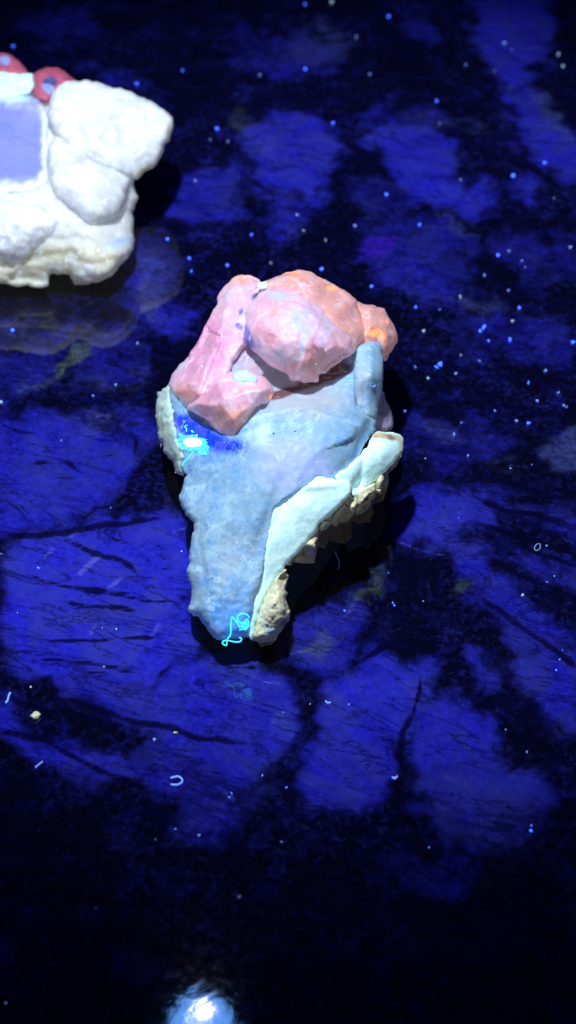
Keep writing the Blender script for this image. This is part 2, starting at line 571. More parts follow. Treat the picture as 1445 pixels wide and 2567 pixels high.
GREY = [ # pale mica-like or whitish patches: strength, colour id, polygon
 (0.8, [(1310,210),(1350,215),(1400,290),(1445,330),(1445,360),(1380,310),(1330,250)]),
 (0.5, [(880,90),(800,60),(820,130)]), (0.55, [(1160,735),(1210,740),(1260,770),(1200,770)]), (0.7, [(1380,1080),(1460,1070),(1460,1180),(1400,1150)]),
 (0.5, [(600,360),(640,350),(740,410),(700,420)]), (0.6, [(1110,545),(1190,585),(1160,590),(1100,540)]),
 (0.55, [(665,1790),(712,1780),(700,1850),(670,1840)]), (0.4, [(230,960),(330,970),(375,900),(360,940),(300,985)]),
 (0.55, [(230,1040),(285,1040),(270,1055),(235,1055)]), (0.4, [(20,835),(90,830),(70,850),(10,850)]),
 (0.45, [(330,600),(440,640),(420,760),(370,820),(350,700)]), (0.4, [(1050,1080),(1130,1070),(1140,1110),(1060,1110)]),
 (0.35, [(1250,1170),(1330,1180),(1290,1190)]), (0.35, [(640,1560),(560,1620),(590,1700),(660,1650)]),
 (0.5, [(1200,310),(1040,310),(1150,300)]), (0.3, [(730,90),(860,80),(850,150),(770,160)]),
]
FLECK = [(5,1,[(200,1440),(225,1415),(252,1393)]),(4,.9,[(176,1340),(206,1323)]),(4,.9,[(268,1478),(302,1448)]),(3,.8,[(438,1333),(472,1324)]),(4,.8,[(222,1588),(241,1563)]),(4,.8,[(383,1592),(402,1570)]),(3,.7,[(350,1602),(376,1565)]),(4,.9,[(112,1394),(134,1374)]),
  (7,.6,[(672,1830),(690,1795),(708,1788)]),(6,.8,[(568,1990),(592,2002)]),(4,.7,[(236,1045),(284,1043)]),(4,.6,[(1240,1160),(1325,1172)]),(3,.6,[(1130,1300),(1170,1310)]),(4,.6,[(330,1600),(352,1590)]),(4,.6,[(300,1560),(320,1540)]),(5,.6,[(620,2255),(600,2245),(575,2240)]),(3,.7,[(1410,1880),(1440,1920)]),(4,.5,[(1000,1690),(1030,1720)]),(3,.7,[(985,1350),(1060,1375),(1110,1388)]),(4,.5,[(900,1530),(830,1560),(800,1600)]),(4,.6,[(1350,1760),(1400,1770)])]
GREEN = [(0.8, [(140,925),(220,880),(225,890),(160,938)]), (0.35, [(60,960),(150,930),(120,960),(60,970)]), (0.4, [(925,1480),(952,1440),(948,1470),(905,1530),(870,1570),(900,1520)]),  # green tints in the counter; the white mineral's reflection is painted among them
         (0.35, [(775,1620),(830,1600),(840,1640),(790,1655)]), (0.25, [(600,290),(640,280),(650,330),(600,330)]), (0.3, [(1130,1450),(1180,1480),(1150,1510)])]
PURPLE = [(1.0, [(905,612),(950,605),(1000,595),(1010,630),(960,655),(915,645)]), (0.5, [(535,318),(555,318),(550,338),(535,338)]), (0.5, [(1300,340),(1345,370),(1330,385),(1300,350)])]

def counter():
    xs = np.r_[-60, -40, -28, -20, -15, np.arange(-12, 12.01, 0.06), 15, 20, 28, 40, 60]
    ys = np.r_[-60, -40, -25, -16, -12, np.arange(-9.5, 18.0, 0.06), np.arange(18, 24, 0.2), 28, 36, 50, 70]
    X, Y = np.meshgrid(xs, ys)
    n = X.size
    P3 = np.c_[X.ravel(), Y.ravel(), np.zeros(n)]
    v = P3 - CAM
    dep = v @ FWD
    front = dep > 2
    dep = np.where(front, dep, 1)
    px = np.where(front, (v @ RIGHT) / dep * FPX + PW / 2, -9999)
    py = np.where(front, PH / 2 - (v @ UP) / dep * FPX, 9999)
    Q0 = np.c_[px, py]
    wx = fbm(P3 * 0.9, 5, 3, 0.62); wy = fbm(P3 * 0.9 + 30, 5, 7, 0.62)
    # angular kinks: crystal edges run straight and turn sharply
    kx = np.abs(fbm(P3 * 1.7 + 60, 3, 33)); ky = np.abs(fbm(P3 * 1.7 + 90, 3, 37))
    Q = Q0 + 48 * np.c_[wx, wy] + 55 * np.c_[kx - .2, ky - .2]
    def field(lst, soft):
        f = np.zeros(n)
        for s, poly in lst:
            p = resample(poly, 25)
            m = (Q[:, 0] > p[:, 0].min() - soft * 3) & (Q[:, 0] < p[:, 0].max() + soft * 3) & (Q[:, 1] > p[:, 1].min() - soft * 3) & (Q[:, 1] < p[:, 1].max() + soft * 3)
            if not m.any(): continue
            q = Q[m]
            d = line_dist(q, p, True) * np.where(inside(q, p), 1, -1)
            f[m] = np.maximum(f[m], s / (1 + np.exp(-d / soft * 2)))
        return f
    blue = field(BLUE, 17)
    # outside the picture the same kind of crystals go on
    off = np.clip((np.abs(px - PW / 2) - PW / 2 - 10) / 60, 0, 1)
    off = np.maximum(off, np.clip((np.abs(py - PH / 2) - PH / 2 - 10) / 60, 0, 1))
    gen = np.clip((fbm(P3 * 0.32 + 4, 3, 31) - 0.02) * 4, 0, 0.8)
    blue = np.maximum(blue * (1 - off), gen * off)
    crack = np.zeros(n)
    Qc = Q0 + 9 * np.c_[fbm(P3 * 2.2, 3, 13), fbm(P3 * 2.2 + 30, 3, 17)]
    for w, s, pts in CRACK:
        p = np.array(pts, float)
        w = w if w < 6 else 6 + (w - 6) * 0.3
        b_ = w * 6
        m = (Qc[:, 0] > p[:, 0].min() - b_) & (Qc[:, 0] < p[:, 0].max() + b_) & (Qc[:, 1] > p[:, 1].min() - b_) & (Qc[:, 1] < p[:, 1].max() + b_)
        if m.any():
            q = Qc[m]
            e = np.minimum(np.hypot(*(q - p[0]).T), np.hypot(*(q - p[-1]).T))
            crack[m] = np.maximum(crack[m], (0.86 + 0.14 * s) * (0.80 + 0.20 * np.clip(e / 45, 0, 1)) * np.clip(1 - line_dist(q, p) / (w * 6.0), 0, 1))
    fleck = np.zeros(n)
    for w, s, pts in FLECK:
        p = np.array(pts, float)
        dm = line_dist(Qc, p)
        fleck = np.maximum(fleck, s * np.clip(1 - dm / (w * 4.0), 0, 1))
    at = dict(fleck=fleck, blue=blue, crack=crack, grey=field(GREY, 9), green=field(GREEN, 6), purple=field(PURPLE, 8))
    nx, ny = len(xs), len(ys)
    I = np.arange(n).reshape(ny, nx)
    F = np.c_[I[:-1, :-1].ravel(), I[:-1, 1:].ravel(), I[1:, 1:].ravel(), I[1:, :-1].ravel()]
    me = bpy.data.meshes.new("countertop")
    me.vertices.add(n); me.vertices.foreach_set('co', (P3 * S).ravel())
    me.loops.add(F.size); me.loops.foreach_set('vertex_index', F.ravel().astype(np.int32))
    me.polygons.add(len(F)); me.polygons.foreach_set('loop_start', np.arange(0, F.size, 4, dtype=np.int32))
    me.update(calc_edges=True)
    for k, a in at.items():
        me.attributes.new(k, 'FLOAT', 'POINT').data.foreach_set('value', a.astype(np.float32))
    t = NT("polished_granite")
    v = t.coord()
    n1 = t.noise(v, 2.4, 8, 0.66, 0.6)
    n2 = t.noise(v, 9.0, 6, 0.65, 0.4)
    n3 = t.noise(v, 0.7, 5, 0.6, 0.5)
    # soft clouded feldspar: the laid-out crystals plus several sizes of natural mottling
    nbig = t.noise(v, 0.55, 6, 0.62, 0.8)
    b = t.math('ADD', t.attr('blue'), t.math('MULTIPLY', t.math('SUBTRACT', n1, 0.5), 0.95))
    b = t.math('ADD', b, t.math('MULTIPLY', t.math('SUBTRACT', n2, 0.5), 0.35))
    b = t.math('ADD', b, t.math('MULTIPLY', t.math('SUBTRACT', nbig, 0.5), 0.55))
    st0 = t.n('ShaderNodeMapping'); st0.inputs['Scale'].default_value = (0.55, 2.4, 1)
    st0r = t.n('ShaderNodeMapping'); st0r.inputs['Rotation'].default_value = (0, 0, math.radians(32))
    t.l(v, st0r.inputs[0]); t.l(st0r.outputs[0], st0.inputs[0])
    streak = t.noise(st0.outputs[0], 2.2, 6, 0.68, 0.5)
    b = t.math('ADD', b, t.math('MULTIPLY', t.math('SUBTRACT', streak, 0.5), 0.35))
    bm_ = t.ramp(b, [(-0.0, 0.0), (0.14, 0.10), (0.36, 0.34), (0.58, 0.60), (0.85, 0.82), (1.0, 0.92)])
    grain = t.ramp(n2, [(0.50, 0.0), (0.72, 1.0)])
    dark = t.mix(t.math('MULTIPLY', grain, t.ramp(nbig, [(0.42, 0.1), (0.62, 1.0)])), (0.0011, 0.0012, 0.008), (0.010, 0.012, 0.095))
    dark = t.mix(t.ramp(t.noise(v, 5.0, 7, 0.7, 1.2), [(0.62, 0.0), (0.74, 0.7)]), dark, (0.028, 0.032, 0.075))
    bl = t.mix(t.ramp(n2, [(0.35, 0.0), (0.7, 1.0)]), (0.010, 0.0115, 0.34), (0.020, 0.022, 0.54))  # blue of the lamp's light is put into the feldspar colour
    bl = t.mix(t.ramp(t.noise(v, 1.1, 6, 0.65, 1.0), [(0.42, 0.0), (0.66, 0.85)]), bl, (0.028, 0.034, 0.30))
    bl = t.mix(t.ramp(streak, [(0.60, 0.0), (0.74, 0.5)]), bl, (0.05, 0.06, 0.48))
    col = t.mix(bm_, dark, bl)
    gm = t.math('MULTIPLY', t.attr('grey'), t.ramp(n2, [(0.3, 0.15), (0.65, 1.0)]))
    col = t.mix(gm, col, (0.045, 0.06, 0.24))
    col = t.mix(t.math('MULTIPLY', t.attr('green'), t.ramp(n2, [(0.3, 0.1), (0.65, 0.9)])), col, (0.09, 0.13, 0.10))
    col = t.mix(t.math('MULTIPLY', t.attr('purple'), t.ramp(n2, [(0.3, 0.3), (0.65, 1.0)])), col, (0.03, 0.008, 0.34))
    fk = t.math('ADD', t.attr('fleck'), t.math('MULTIPLY', t.math('SUBTRACT', n2, 0.5), 0.7))
    col = t.mix(t.ramp(fk, [(0.5, 0.0), (0.9, 0.75)]), col, (0.075, 0.085, 0.50))
    # fine cracks: hand-laid ones plus thin natural ones
    ck = t.math('ADD', t.attr('crack'), t.math('MULTIPLY', t.math('SUBTRACT', n2, 0.5), 0.35))
    ck = t.math('ADD', ck, t.math('MULTIPLY', t.math('SUBTRACT', n1, 0.5), 0.40))
    col = t.mix(t.ramp(ck, [(0.76, 0.0), (0.88, 0.88)]), col, (0.0012, 0.0014, 0.012))
    st = t.n('ShaderNodeMapping'); st.inputs['Scale'].default_value = (0.45, 1.7, 1)
    str_ = t.n('ShaderNodeMapping'); str_.inputs['Rotation'].default_value = (0, 0, math.radians(17))
    t.l(v, str_.inputs[0]); t.l(str_.outputs[0], st.inputs[0])
    n4 = t.noise(st.outputs[0], 0.9, 7, 0.66, 0.9)
    thin = t.math('ABSOLUTE', t.math('SUBTRACT', n4, 0.5))
    col = t.mix(t.ramp(thin, [(0.0, 0.8), (0.020, 0.0)]), col, (0.0015, 0.002, 0.03))
    pits = t.ramp(t.noise(v, 22.0, 3, 0.6), [(0.30, 0.55), (0.38, 0.0)])
    col = t.mix(pits, col, (0.002, 0.002, 0.02))
    # tiny mica sparkles
    v2 = t.n('ShaderNodeTexVoronoi'); v2.inputs['Scale'].default_value = 11.0; t.l(v, v2.inputs['Vector'])
    s2 = t.n('ShaderNodeSeparateColor'); t.l(v2.outputs['Color'], s2.inputs[0])
    sp = t.math('MULTIPLY', t.ramp(v2.outputs['Distance'], [(0.10, 1.0), (0.22, 0.0)]), t.math('MULTIPLY', t.math('GREATER_THAN', s2.outputs[0], 0.80), t.ramp(n3, [(0.5, 0.0), (0.66, 1.0)])))
    col = t.mix(t.math('MULTIPLY', sp, t.math('MULTIPLY', s2.outputs[1], 0.6)), col, (0.06, 0.07, 0.22))
    nb = t.bump(t.noise(v, 1.6, 4, 0.55, 0.8), 0.09, 0.02)
    rg = t.ramp(n2, [(0.3, 0.02), (0.75, 0.06)])
    t.set(**{'Base Color': col, 'Roughness': rg, 'Normal': nb, 'IOR': 1.5})
    me.materials.append(t.m)
    o = bpy.data.objects.new("countertop", me)
    C.objects.link(o)
    tag(o, kind='structure')
    # underside so the slab has a real thickness
    vs = [(x, y, z) for z in (-0.03, -3.0) for (x, y) in ((-60, -60), (60, -60), (60, 70), (-60, 70))]
    fs = [(0, 1, 2, 3), (4, 7, 6, 5), (0, 4, 5, 1), (1, 5, 6, 2), (2, 6, 7, 3), (3, 7, 4, 0)]
    u = link_mesh("slab_body", vs, fs, t.m, o, smooth=False)
    return o

counter()

# ---------------------------------------------------------------- the minerals' looks
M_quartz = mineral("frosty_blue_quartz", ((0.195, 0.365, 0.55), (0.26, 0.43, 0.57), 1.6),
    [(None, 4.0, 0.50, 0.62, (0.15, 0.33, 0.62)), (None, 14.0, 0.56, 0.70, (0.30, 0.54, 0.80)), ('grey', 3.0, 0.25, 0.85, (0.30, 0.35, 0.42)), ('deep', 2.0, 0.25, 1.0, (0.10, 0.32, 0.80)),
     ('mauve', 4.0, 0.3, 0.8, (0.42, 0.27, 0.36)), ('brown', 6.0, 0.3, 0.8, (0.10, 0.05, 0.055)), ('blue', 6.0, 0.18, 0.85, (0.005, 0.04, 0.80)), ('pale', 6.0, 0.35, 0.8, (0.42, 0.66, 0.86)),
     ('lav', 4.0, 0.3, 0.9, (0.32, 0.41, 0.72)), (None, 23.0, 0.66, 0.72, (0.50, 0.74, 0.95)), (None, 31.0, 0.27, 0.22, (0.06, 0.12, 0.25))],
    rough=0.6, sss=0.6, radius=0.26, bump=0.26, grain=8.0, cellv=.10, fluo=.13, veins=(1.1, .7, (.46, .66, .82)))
M_pink = mineral("pink_fluorescing_crystal", ((0.61, 0.315, 0.41), (0.54, 0.32, 0.46), 1.5),
    [(None, 2.6, 0.48, 0.60, (0.503, 0.385, 0.562)), ('salmon', 3.0, 0.25, 0.85, (0.592, 0.281, 0.244)), ('magenta', 3.0, 0.3, 0.9, (0.518, 0.215, 0.385)),
     ('orange', 4.0, 0.3, 0.9, (0.651, 0.266, 0.148)), ('blue', 5.0, 0.3, 0.8, (0.074, 0.104, 0.459)), ('frost', 7.0, 0.4, 0.75, (0.414, 0.444, 0.592)),
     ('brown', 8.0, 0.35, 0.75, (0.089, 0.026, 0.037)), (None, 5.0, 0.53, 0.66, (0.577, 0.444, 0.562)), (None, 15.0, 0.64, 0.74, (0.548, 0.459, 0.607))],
    rough=0.38, sss=0.65, radius=0.28, bump=0.4, grain=6.0, veins=(1.5, .6, (.66, .52, .68)), glow=('glow', (1.0, 0.24, 0.05), 1.5), coat=0.2, fluo=0.34, cellv=.12)
M_crust = mineral("bright_cyan_white_crust", ((0.55, 0.92, 0.97), (0.64, 0.96, 0.97), 3.0),
    [('tan', 5.0, 0.3, 0.8, (0.45, 0.42, 0.27)), ('rust', 8.0, 0.35, 0.7, (0.30, 0.17, 0.12)), (None, 26.0, 0.27, 0.21, (0.12, 0.28, 0.33)), (None, 9.0, 0.6, 0.8, (0.72, 0.95, 0.97))],
    rough=0.6, sss=0.2, radius=0.06, bump=0.3, grain=10.0, cellv=.1, fluo=.2)
M_tan = mineral("yellowish_tan_crust", ((0.55, 0.52, 0.32), (0.66, 0.67, 0.50), 4.0),
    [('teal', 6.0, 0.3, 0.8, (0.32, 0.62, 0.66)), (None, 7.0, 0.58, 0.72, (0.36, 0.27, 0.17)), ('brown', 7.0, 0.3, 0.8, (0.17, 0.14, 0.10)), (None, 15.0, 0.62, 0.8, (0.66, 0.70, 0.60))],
    rough=0.5, sss=0.2, radius=0.08, bump=0.45, grain=7.0, fluo=0.045)
M_sage = mineral("pale_sage_crust", ((0.34, 0.50, 0.50), (0.42, 0.55, 0.48), 4.0),
    [(None, 8.0, 0.55, 0.75, (0.52, 0.60, 0.44)), (None, 16.0, 0.58, 0.8, (0.50, 0.70, 0.78))], rough=0.5, sss=0.2, radius=0.08, bump=0.5, grain=8.0)
M_cream = mineral("milky_white_mineral", ((0.616, 0.693, 0.752), (0.530, 0.559, 0.636), 1.6),
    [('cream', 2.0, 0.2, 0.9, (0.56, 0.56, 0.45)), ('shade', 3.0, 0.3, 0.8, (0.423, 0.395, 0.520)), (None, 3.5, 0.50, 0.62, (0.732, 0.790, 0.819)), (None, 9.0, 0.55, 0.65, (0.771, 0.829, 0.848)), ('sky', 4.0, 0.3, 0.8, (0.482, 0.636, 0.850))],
    rough=0.6, sss=0.8, radius=0.6, bump=0.2, grain=5.0, cells=4.0, cellv=.08, fluo=.16)
M_violet = mineral("lavender_translucent_quartz", ((0.19, 0.235, 0.60), (0.245, 0.275, 0.60), 0.9),
    [('cyan', 3.0, 0.3, 0.8, (0.55, 0.80, 0.95)), ('grey', 3.0, 0.3, 0.9, (0.33, 0.36, 0.55)), ('milk', 4.0, 0.3, 0.7, (0.66, 0.72, 0.80))], rough=0.3, sss=0.6, radius=0.4, bump=0.10, grain=5.0, cellv=.03, fluo=.1)
M_red = mineral("rose_red_crystal", ((0.48, 0.10, 0.17), (0.38, 0.09, 0.18), 2.5), [('grey', 3.0, 0.3, 0.7, (0.06, 0.08, 0.26)), ('pale', 3.0, 0.3, 0.7, (0.26, 0.34, 0.72))],
    rough=0.4, sss=0.3, radius=0.15, bump=0.2, grain=5.0, cellv=.1, fluo=.08)
M_white = mineral("icy_cyan_crystal", ((0.55, 0.92, 0.97), (0.70, 0.95, 0.98), 6.0), [], rough=0.3, sss=0.1, radius=0.05, bump=0.3, grain=9.0)
M_dull = mineral("dull_mauve_rock", ((0.20, 0.17, 0.26), (0.30, 0.30, 0.48), 4.0), [(None, 9.0, 0.55, 0.75, (0.40, 0.30, 0.36))], rough=0.5, sss=0.1, radius=0.05, bump=0.4, grain=8.0)
M_cyan = glow_mat("cyan_glowing_fibre", (0.03, 0.62, 1.0), 2.2)
M_core = glow_mat("white_hot_lint", (0.42, 0.95, 1.0), 3.5)
M_bluefib = glow_mat("blue_glowing_fibre", (0.13, 0.22, 1.0), 1.1)
M_specks = [glow_mat("blue_dust", (0.035, 0.10, 1.0), 2.8, (.05,.1,.4)), glow_mat("pale_blue_dust", (0.14, 0.22, 0.9), 1.0, (.1,.15,.4)), glow_mat("white_dust", (0.32, 0.52, 0.72), 0.8, (.2,.25,.4)), glow_mat("dim_dust", (0.12, 0.15, 0.4), 0.35, (.1,.1,.25))]
M_crumb = mineral("pale_yellow_crumb", ((0.55, 0.62, 0.42), (0.66, 0.70, 0.52), 9.0), [], rough=0.6, sss=0.0, bump=0.4, grain=14.0)

def Z1(pts, ox=370, oy=650, k=2.125):
    return [(ox + x / k, oy + y / k) for x, y in pts]
def Z2(pts): return Z1(pts, 370, 1050, 2.125)
def Z3(pts): return Z1(pts, 0, 100, 3.1413)

# ---------------------------------------------------------------- main specimen
main = empty("mineral_specimen", ground(700, 1420), "pink crystals on frosty pale blue quartz with bright cyan crust, middle of the counter", "mineral")

body_out = (Z1([(115, 690), (180, 600), (300, 420), (420, 250), (560, 180), (760, 130), (980, 200), (1110, 330), (1140, 470), (1180, 500), (1232, 560), (1225, 700), (1215, 850), (1212, 920)])
    + Z2([(1195, 80), (1110, 220), (1000, 330), (900, 400), (800, 500), (760, 640), (700, 800), (610, 940), (575, 1060), (548, 1150), (520, 1172), (470, 1182), (430, 1172), (390, 1178), (345, 1160), (310, 1112),
          (275, 1060), (242, 1055), (221, 1010), (240, 950), (238, 900), (225, 850), (214, 800), (228, 760), (222, 720), (236, 640), (241, 560), (215, 520), (186, 480), (168, 430), (186, 380), (206, 300)])
    + Z1([(180, 1120), (150, 1000), (140, 880), (120, 790)]))
body_ctl = [(540,1598,.42),(625,1592,.42),(610,1550,.68),(480,1500,.62),(478,1420,.9),(560,1450,1.12),(640,1400,1.2),(455,1240,1.15),(560,1300,1.58),(660,1270,1.75),(720,1230,1.9),
    (800,1150,2.12),(900,1130,1.95),(940,1060,1.9),(700,1100,2.3),(800,1040,2.4),(600,1100,2.15),(490,1110,1.55),(440,1050,1.6),(700,960,2.35),(850,940,2.4),(600,930,2.4),
    (500,880,2.2),(750,800,2.4),(900,850,2.4),(520,1040,1.75),(560,760,2.4),(760,930,2.25),(830,905,2.3)]
CRUST_BAND = Z2([(541, 1165), (558, 1060), (570, 970), (600, 880), (620, 780), (630, 680), (650, 580), (668, 480), (720, 430), (790, 390), (850, 350), (895, 308), (925, 303), (960, 312), (1020, 320), (1070, 330), (1090, 360), (1080, 400), (1040, 440), (980, 500), (930, 545), (900, 590), (850, 650), (800, 710), (750, 765), (720, 812), (670, 870), (635, 930), (605, 990), (580, 1080), (562, 1172)])
CRUST_ARM = Z2([(1000, 310), (1060, 265), (1120, 200), (1176, 142), (1185, 110), (1218, 72), (1280, 66), (1340, 76), (1362, 110), (1362, 160), (1338, 200), (1290, 250), (1240, 300), (1208, 340), (1160, 362), (1128, 400), (1102, 418), (1090, 380), (1060, 360)])
PRISM = Z1([(1112, 470), (1132, 455), (1170, 441), (1215, 438), (1245, 455), (1254, 500), (1257, 600), (1250, 690), (1232, 760), (1216, 850), (1160, 840), (1105, 780), (1098, 680), (1104, 560)])
def body_extra(V, d, W):
    x = 0.0
    for pl, k in ((CRUST_BAND, .34), (CRUST_ARM, .22), (PRISM, .22)):      # the quartz dips behind what sits on it
        x = x + k * inside(V, pl) * np.minimum(1, line_dist(V, pl, True) / 8) * np.minimum(1, d / 6)
    # frosty grain on the left flank and foot, smoother in the middle
    rough = np.clip(0.9 * gauss(V, 480, 1250, 90, 330) + 0.9 * gauss(V, 560, 1540, 140, 130) + 0.5 * gauss(V, 560, 1130, 120, 90), 0, 1)
    x = x + rough * (0.016 * fbm(W * 6, 4, 91) + 0.024 * fbm(W * 20, 3, 92))
    x = x + 0.28 * gauss(V, 800, 945, 120, 42, -.25) + 0.15 * gauss(V, 690, 960, 60, 40)
    # shallow conchoidal hollow and a step line down the face
    x = x + 0.10 * gauss(V, 580, 1370, 70, 110, 0.3) + 0.07 * gauss(V, 660, 1330, 16, 130, 0.35)
    x = x + 0.05 * gauss(V, 508, 1420, 9, 60, -0.1)
    x = x - 0.06 * gauss(V, 470, 1440, 20, 90)
    x = x - 0.02 * gauss(V, 700, 1160, 5, 40, -0.3) - 0.02 * gauss(V, 850, 1080, 5, 45, -0.7)
    return x
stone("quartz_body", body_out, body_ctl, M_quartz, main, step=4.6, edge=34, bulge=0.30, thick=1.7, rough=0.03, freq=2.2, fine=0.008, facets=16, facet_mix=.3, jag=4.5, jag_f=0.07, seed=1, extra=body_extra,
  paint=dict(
    grey=lambda P: 0.9 * gauss(P, 760, 1000, 160, 60) + 0.8 * gauss(P, 640, 930, 90, 70) + 0.45 * gauss(P, 560, 1390, 60, 110, .3) + .35 * gauss(P, 660, 1330, 25, 120, .3),
    deep=lambda P: 0.9 * gauss(P, 590, 1560, 110, 70) + 0.5 * gauss(P, 560, 1160, 110, 45) + 0.35 * gauss(P, 520, 1260, 60, 60),
    brown=lambda P: 0.8 * gauss(P, 760, 968, 110, 14, -0.35) + 0.75 * gauss(P, 850, 922, 60, 28, -0.5) + .75 * gauss(P, 700, 990, 26, 9, -.3) + .3 * gauss(P, 690, 940, 60, 40),  # shadow below the round crystal, painted into the quartz
    blue=lambda P: 1.1 * gauss(P, 518, 1094, 74, 27, 0.42) + 0.75 * gauss(P, 468, 1060, 36, 22, .7) + .6 * gauss(P, 590, 1118, 40, 16, -.1),  # shadow under the pink crystal with blue scattered light, painted in
    pale=lambda P: 0.7 * gauss(P, 655, 1085, 40, 60, .4) + 0.55 * gauss(P, 480, 1250, 40, 60) + .5 * gauss(P, 480, 1420, 16, 90) + .5 * gauss(P, 530, 1170, 60, 20) + .4 * gauss(P, 490, 1530, 30, 40) + .5 * gauss(P, 705, 1160, 12, 40),
    mauve=lambda P: .95 * gauss(P, 592, 880, 45, 40) + .6 * gauss(P, 640, 930, 40, 20),
    lav=lambda P: 0.9 * gauss(P, 720, 1150, 110, 90) + 0.5 * gauss(P, 800, 1200, 120, 60)))

# left pale rim
stone("sage_rim", Z1([(120, 665), (62, 715), (44, 760), (41, 830), (54, 900), (68, 960), (75, 1010)]) + Z2([(78, 110), (92, 170), (108, 212), (140, 243), (150, 290), (175, 297), (200, 290), (200, 200), (165, 120), (150, 20)]) + Z1([(145, 850), (130, 760)]),
  [(405, 985, 1.55), (395, 1040, 1.45), (410, 1100, 1.3), (440, 1180, 1.1), (465, 1180, 1.25), (440, 1060, 1.72), (450, 1110, 1.6), (425, 1010, 1.75)], M_sage, main, step=4.2, edge=22, bulge=0.18, thick=0.9,
  rough=0.05, freq=5, fine=0.02, jag=4, jag_f=0.09, seed=2, label="pale sage green crust on the left edge")

# back orange-pink crystal
stone("orange_crystal", Z1([(600, 150), (650, 105), (700, 85), (760, 64), (810, 55), (850, 60), (900, 85), (950, 110), (1000, 138), (1050, 163), (1090, 190), (1115, 215), (1127, 260), (1145, 310), (1155, 370), (1150, 420), (1130, 460), (1105, 492), (1060, 520), (900, 480), (700, 350), (620, 230)]),
  [(750, 680, 2.95), (840, 725, 2.75), (900, 780, 2.5), (905, 850, 2.45), (880, 880, 2.5), (750, 800, 2.9), (670, 740, 2.8), (800, 760, 2.85)], M_pink, main, step=4.6, edge=60, bulge=0.42, thick=1.3,
  rough=0.03, freq=3, fine=0.008, facets=9, facet_mix=0.85, jag=2.5, seed=3, label="orange pink crystal behind the round one",
  paint=dict(salmon=lambda P: 0.75 + 0 * P[:, 0], orange=lambda P: .8 * gauss(P, 740, 688, 40, 14) + .8 * gauss(P, 835, 722, 25, 12) + .6 * gauss(P, 900, 800, 14, 40), glow=lambda P: .65 * gauss(P, 738, 684, 30, 7) + .9 * gauss(P, 832, 722, 17, 8) + .5 * gauss(P, 878, 738, 15, 7),
    frost=lambda P: .6 * gauss(P, 680, 712, 25, 12) + .6 * gauss(P, 785, 712, 15, 8)))

# right orange crystal
stone("orange_crystal", Z1([(1100, 225), (1125, 228), (1180, 243), (1240, 250), (1265, 265), (1285, 310), (1310, 350), (1328, 395), (1330, 430), (1318, 465), (1300, 495), (1285, 505), (1280, 530), (1262, 538), (1250, 510), (1200, 500), (1140, 480), (1100, 400)]),
  [(895, 760, 2.2), (960, 768, 2.0), (993, 850, 1.8), (965, 900, 1.75), (920, 870, 2.1), (940, 820, 2.2)], M_pink, main, step=4.2, edge=40, bulge=0.35, thick=0.9, rough=0.02, freq=4, fine=0.008,
  facets=8, facet_mix=0.9, jag=2.5, smooth=False, seed=4, label="glowing orange crystal at the right shoulder",
  paint=dict(salmon=lambda P: .8 + 0 * P[:, 0], orange=lambda P: .55 * gauss(P, 945, 838, 50, 34) + .3 * gauss(P, 970, 800, 30, 30), glow=lambda P: 1.0 * gauss(P, 932, 836, 16, 9, .3) + 1.0 * gauss(P, 957, 845, 12, 12) + .8 * gauss(P, 948, 830, 10, 6) + .6 * gauss(P, 972, 806, 8, 12) + .4 * gauss(P, 915, 862, 10, 8),
    brown=lambda P: .7 * gauss(P, 968, 898, 8, 12)))

# left pink slab with its knob
stone("pink_crystal", Z1([(440, 120), (462, 98), (492, 83), (530, 79), (562, 92), (592, 110), (606, 130), (600, 165), (560, 205), (590, 260), (565, 330), (555, 390), (545, 440), (500, 490), (455, 560), (430, 640), (380, 700), (300, 750), (215, 800), (160, 755), (128, 715), (108, 672), (130, 620), (170, 570), (220, 510), (260, 450), (285, 400), (310, 350), (340, 290), (370, 240), (378, 190), (408, 150)]),
  [(580, 692, 2.55), (640, 720, 2.6), (550, 750, 2.4), (610, 800, 2.6), (500, 870, 2.25), (585, 880, 2.55), (435, 960, 1.85), (465, 1015, 1.85), (540, 950, 2.4), (500, 960, 2.25), (450, 915, 1.95), (560, 800, 2.55), (530, 850, 2.5)],
  M_pink, main, step=4.6, edge=44, bulge=0.32, thick=1.0, rough=0.03, freq=3, fine=0.012, facets=13, facet_mix=0.8, jag=2.5, seed=5, label="long rose pink crystal on the left slope",
  extra=lambda V, d, W: -0.10 * gauss(V, 530, 890, 8, 90, 0.35) + 0.08 * gauss(V, 560, 860, 10, 90, .35) - .07 * gauss(V, 540, 855, 20, 22),
  paint=dict(magenta=lambda P: .85 * gauss(P, 500, 890, 60, 110, .45) + .4 * gauss(P, 540, 830, 40, 60), salmon=lambda P: .8 * gauss(P, 460, 985, 50, 35) + .7 * gauss(P, 600, 700, 60, 24), orange=lambda P: .7 * gauss(P, 585, 695, 35, 12) + .4 * gauss(P, 590, 790, 20, 40),
    glow=lambda P: .6 * gauss(P, 596, 704, 16, 9) + .45 * gauss(P, 575, 692, 20, 6), blue=lambda P: 1.0 * gauss(P, 605, 780, 7, 12, .3) + 1.0 * gauss(P, 600, 818, 12, 9, .6) + .6 * gauss(P, 430, 985, 8, 25),
    frost=lambda P: .7 * gauss(P, 450, 925, 14, 60, .7) + .7 * gauss(P, 460, 1005, 22, 14) + .6 * gauss(P, 590, 900, 12, 40, .5) + .65 * gauss(P, 620, 725, 24, 18) + .6 * gauss(P, 570, 740, 20, 30) + .5 * gauss(P, 515, 800, 8, 40, .5), brown=lambda P: .7 * gauss(P, 435, 985, 7, 12) + .6 * gauss(P, 480, 968, 18, 10)))

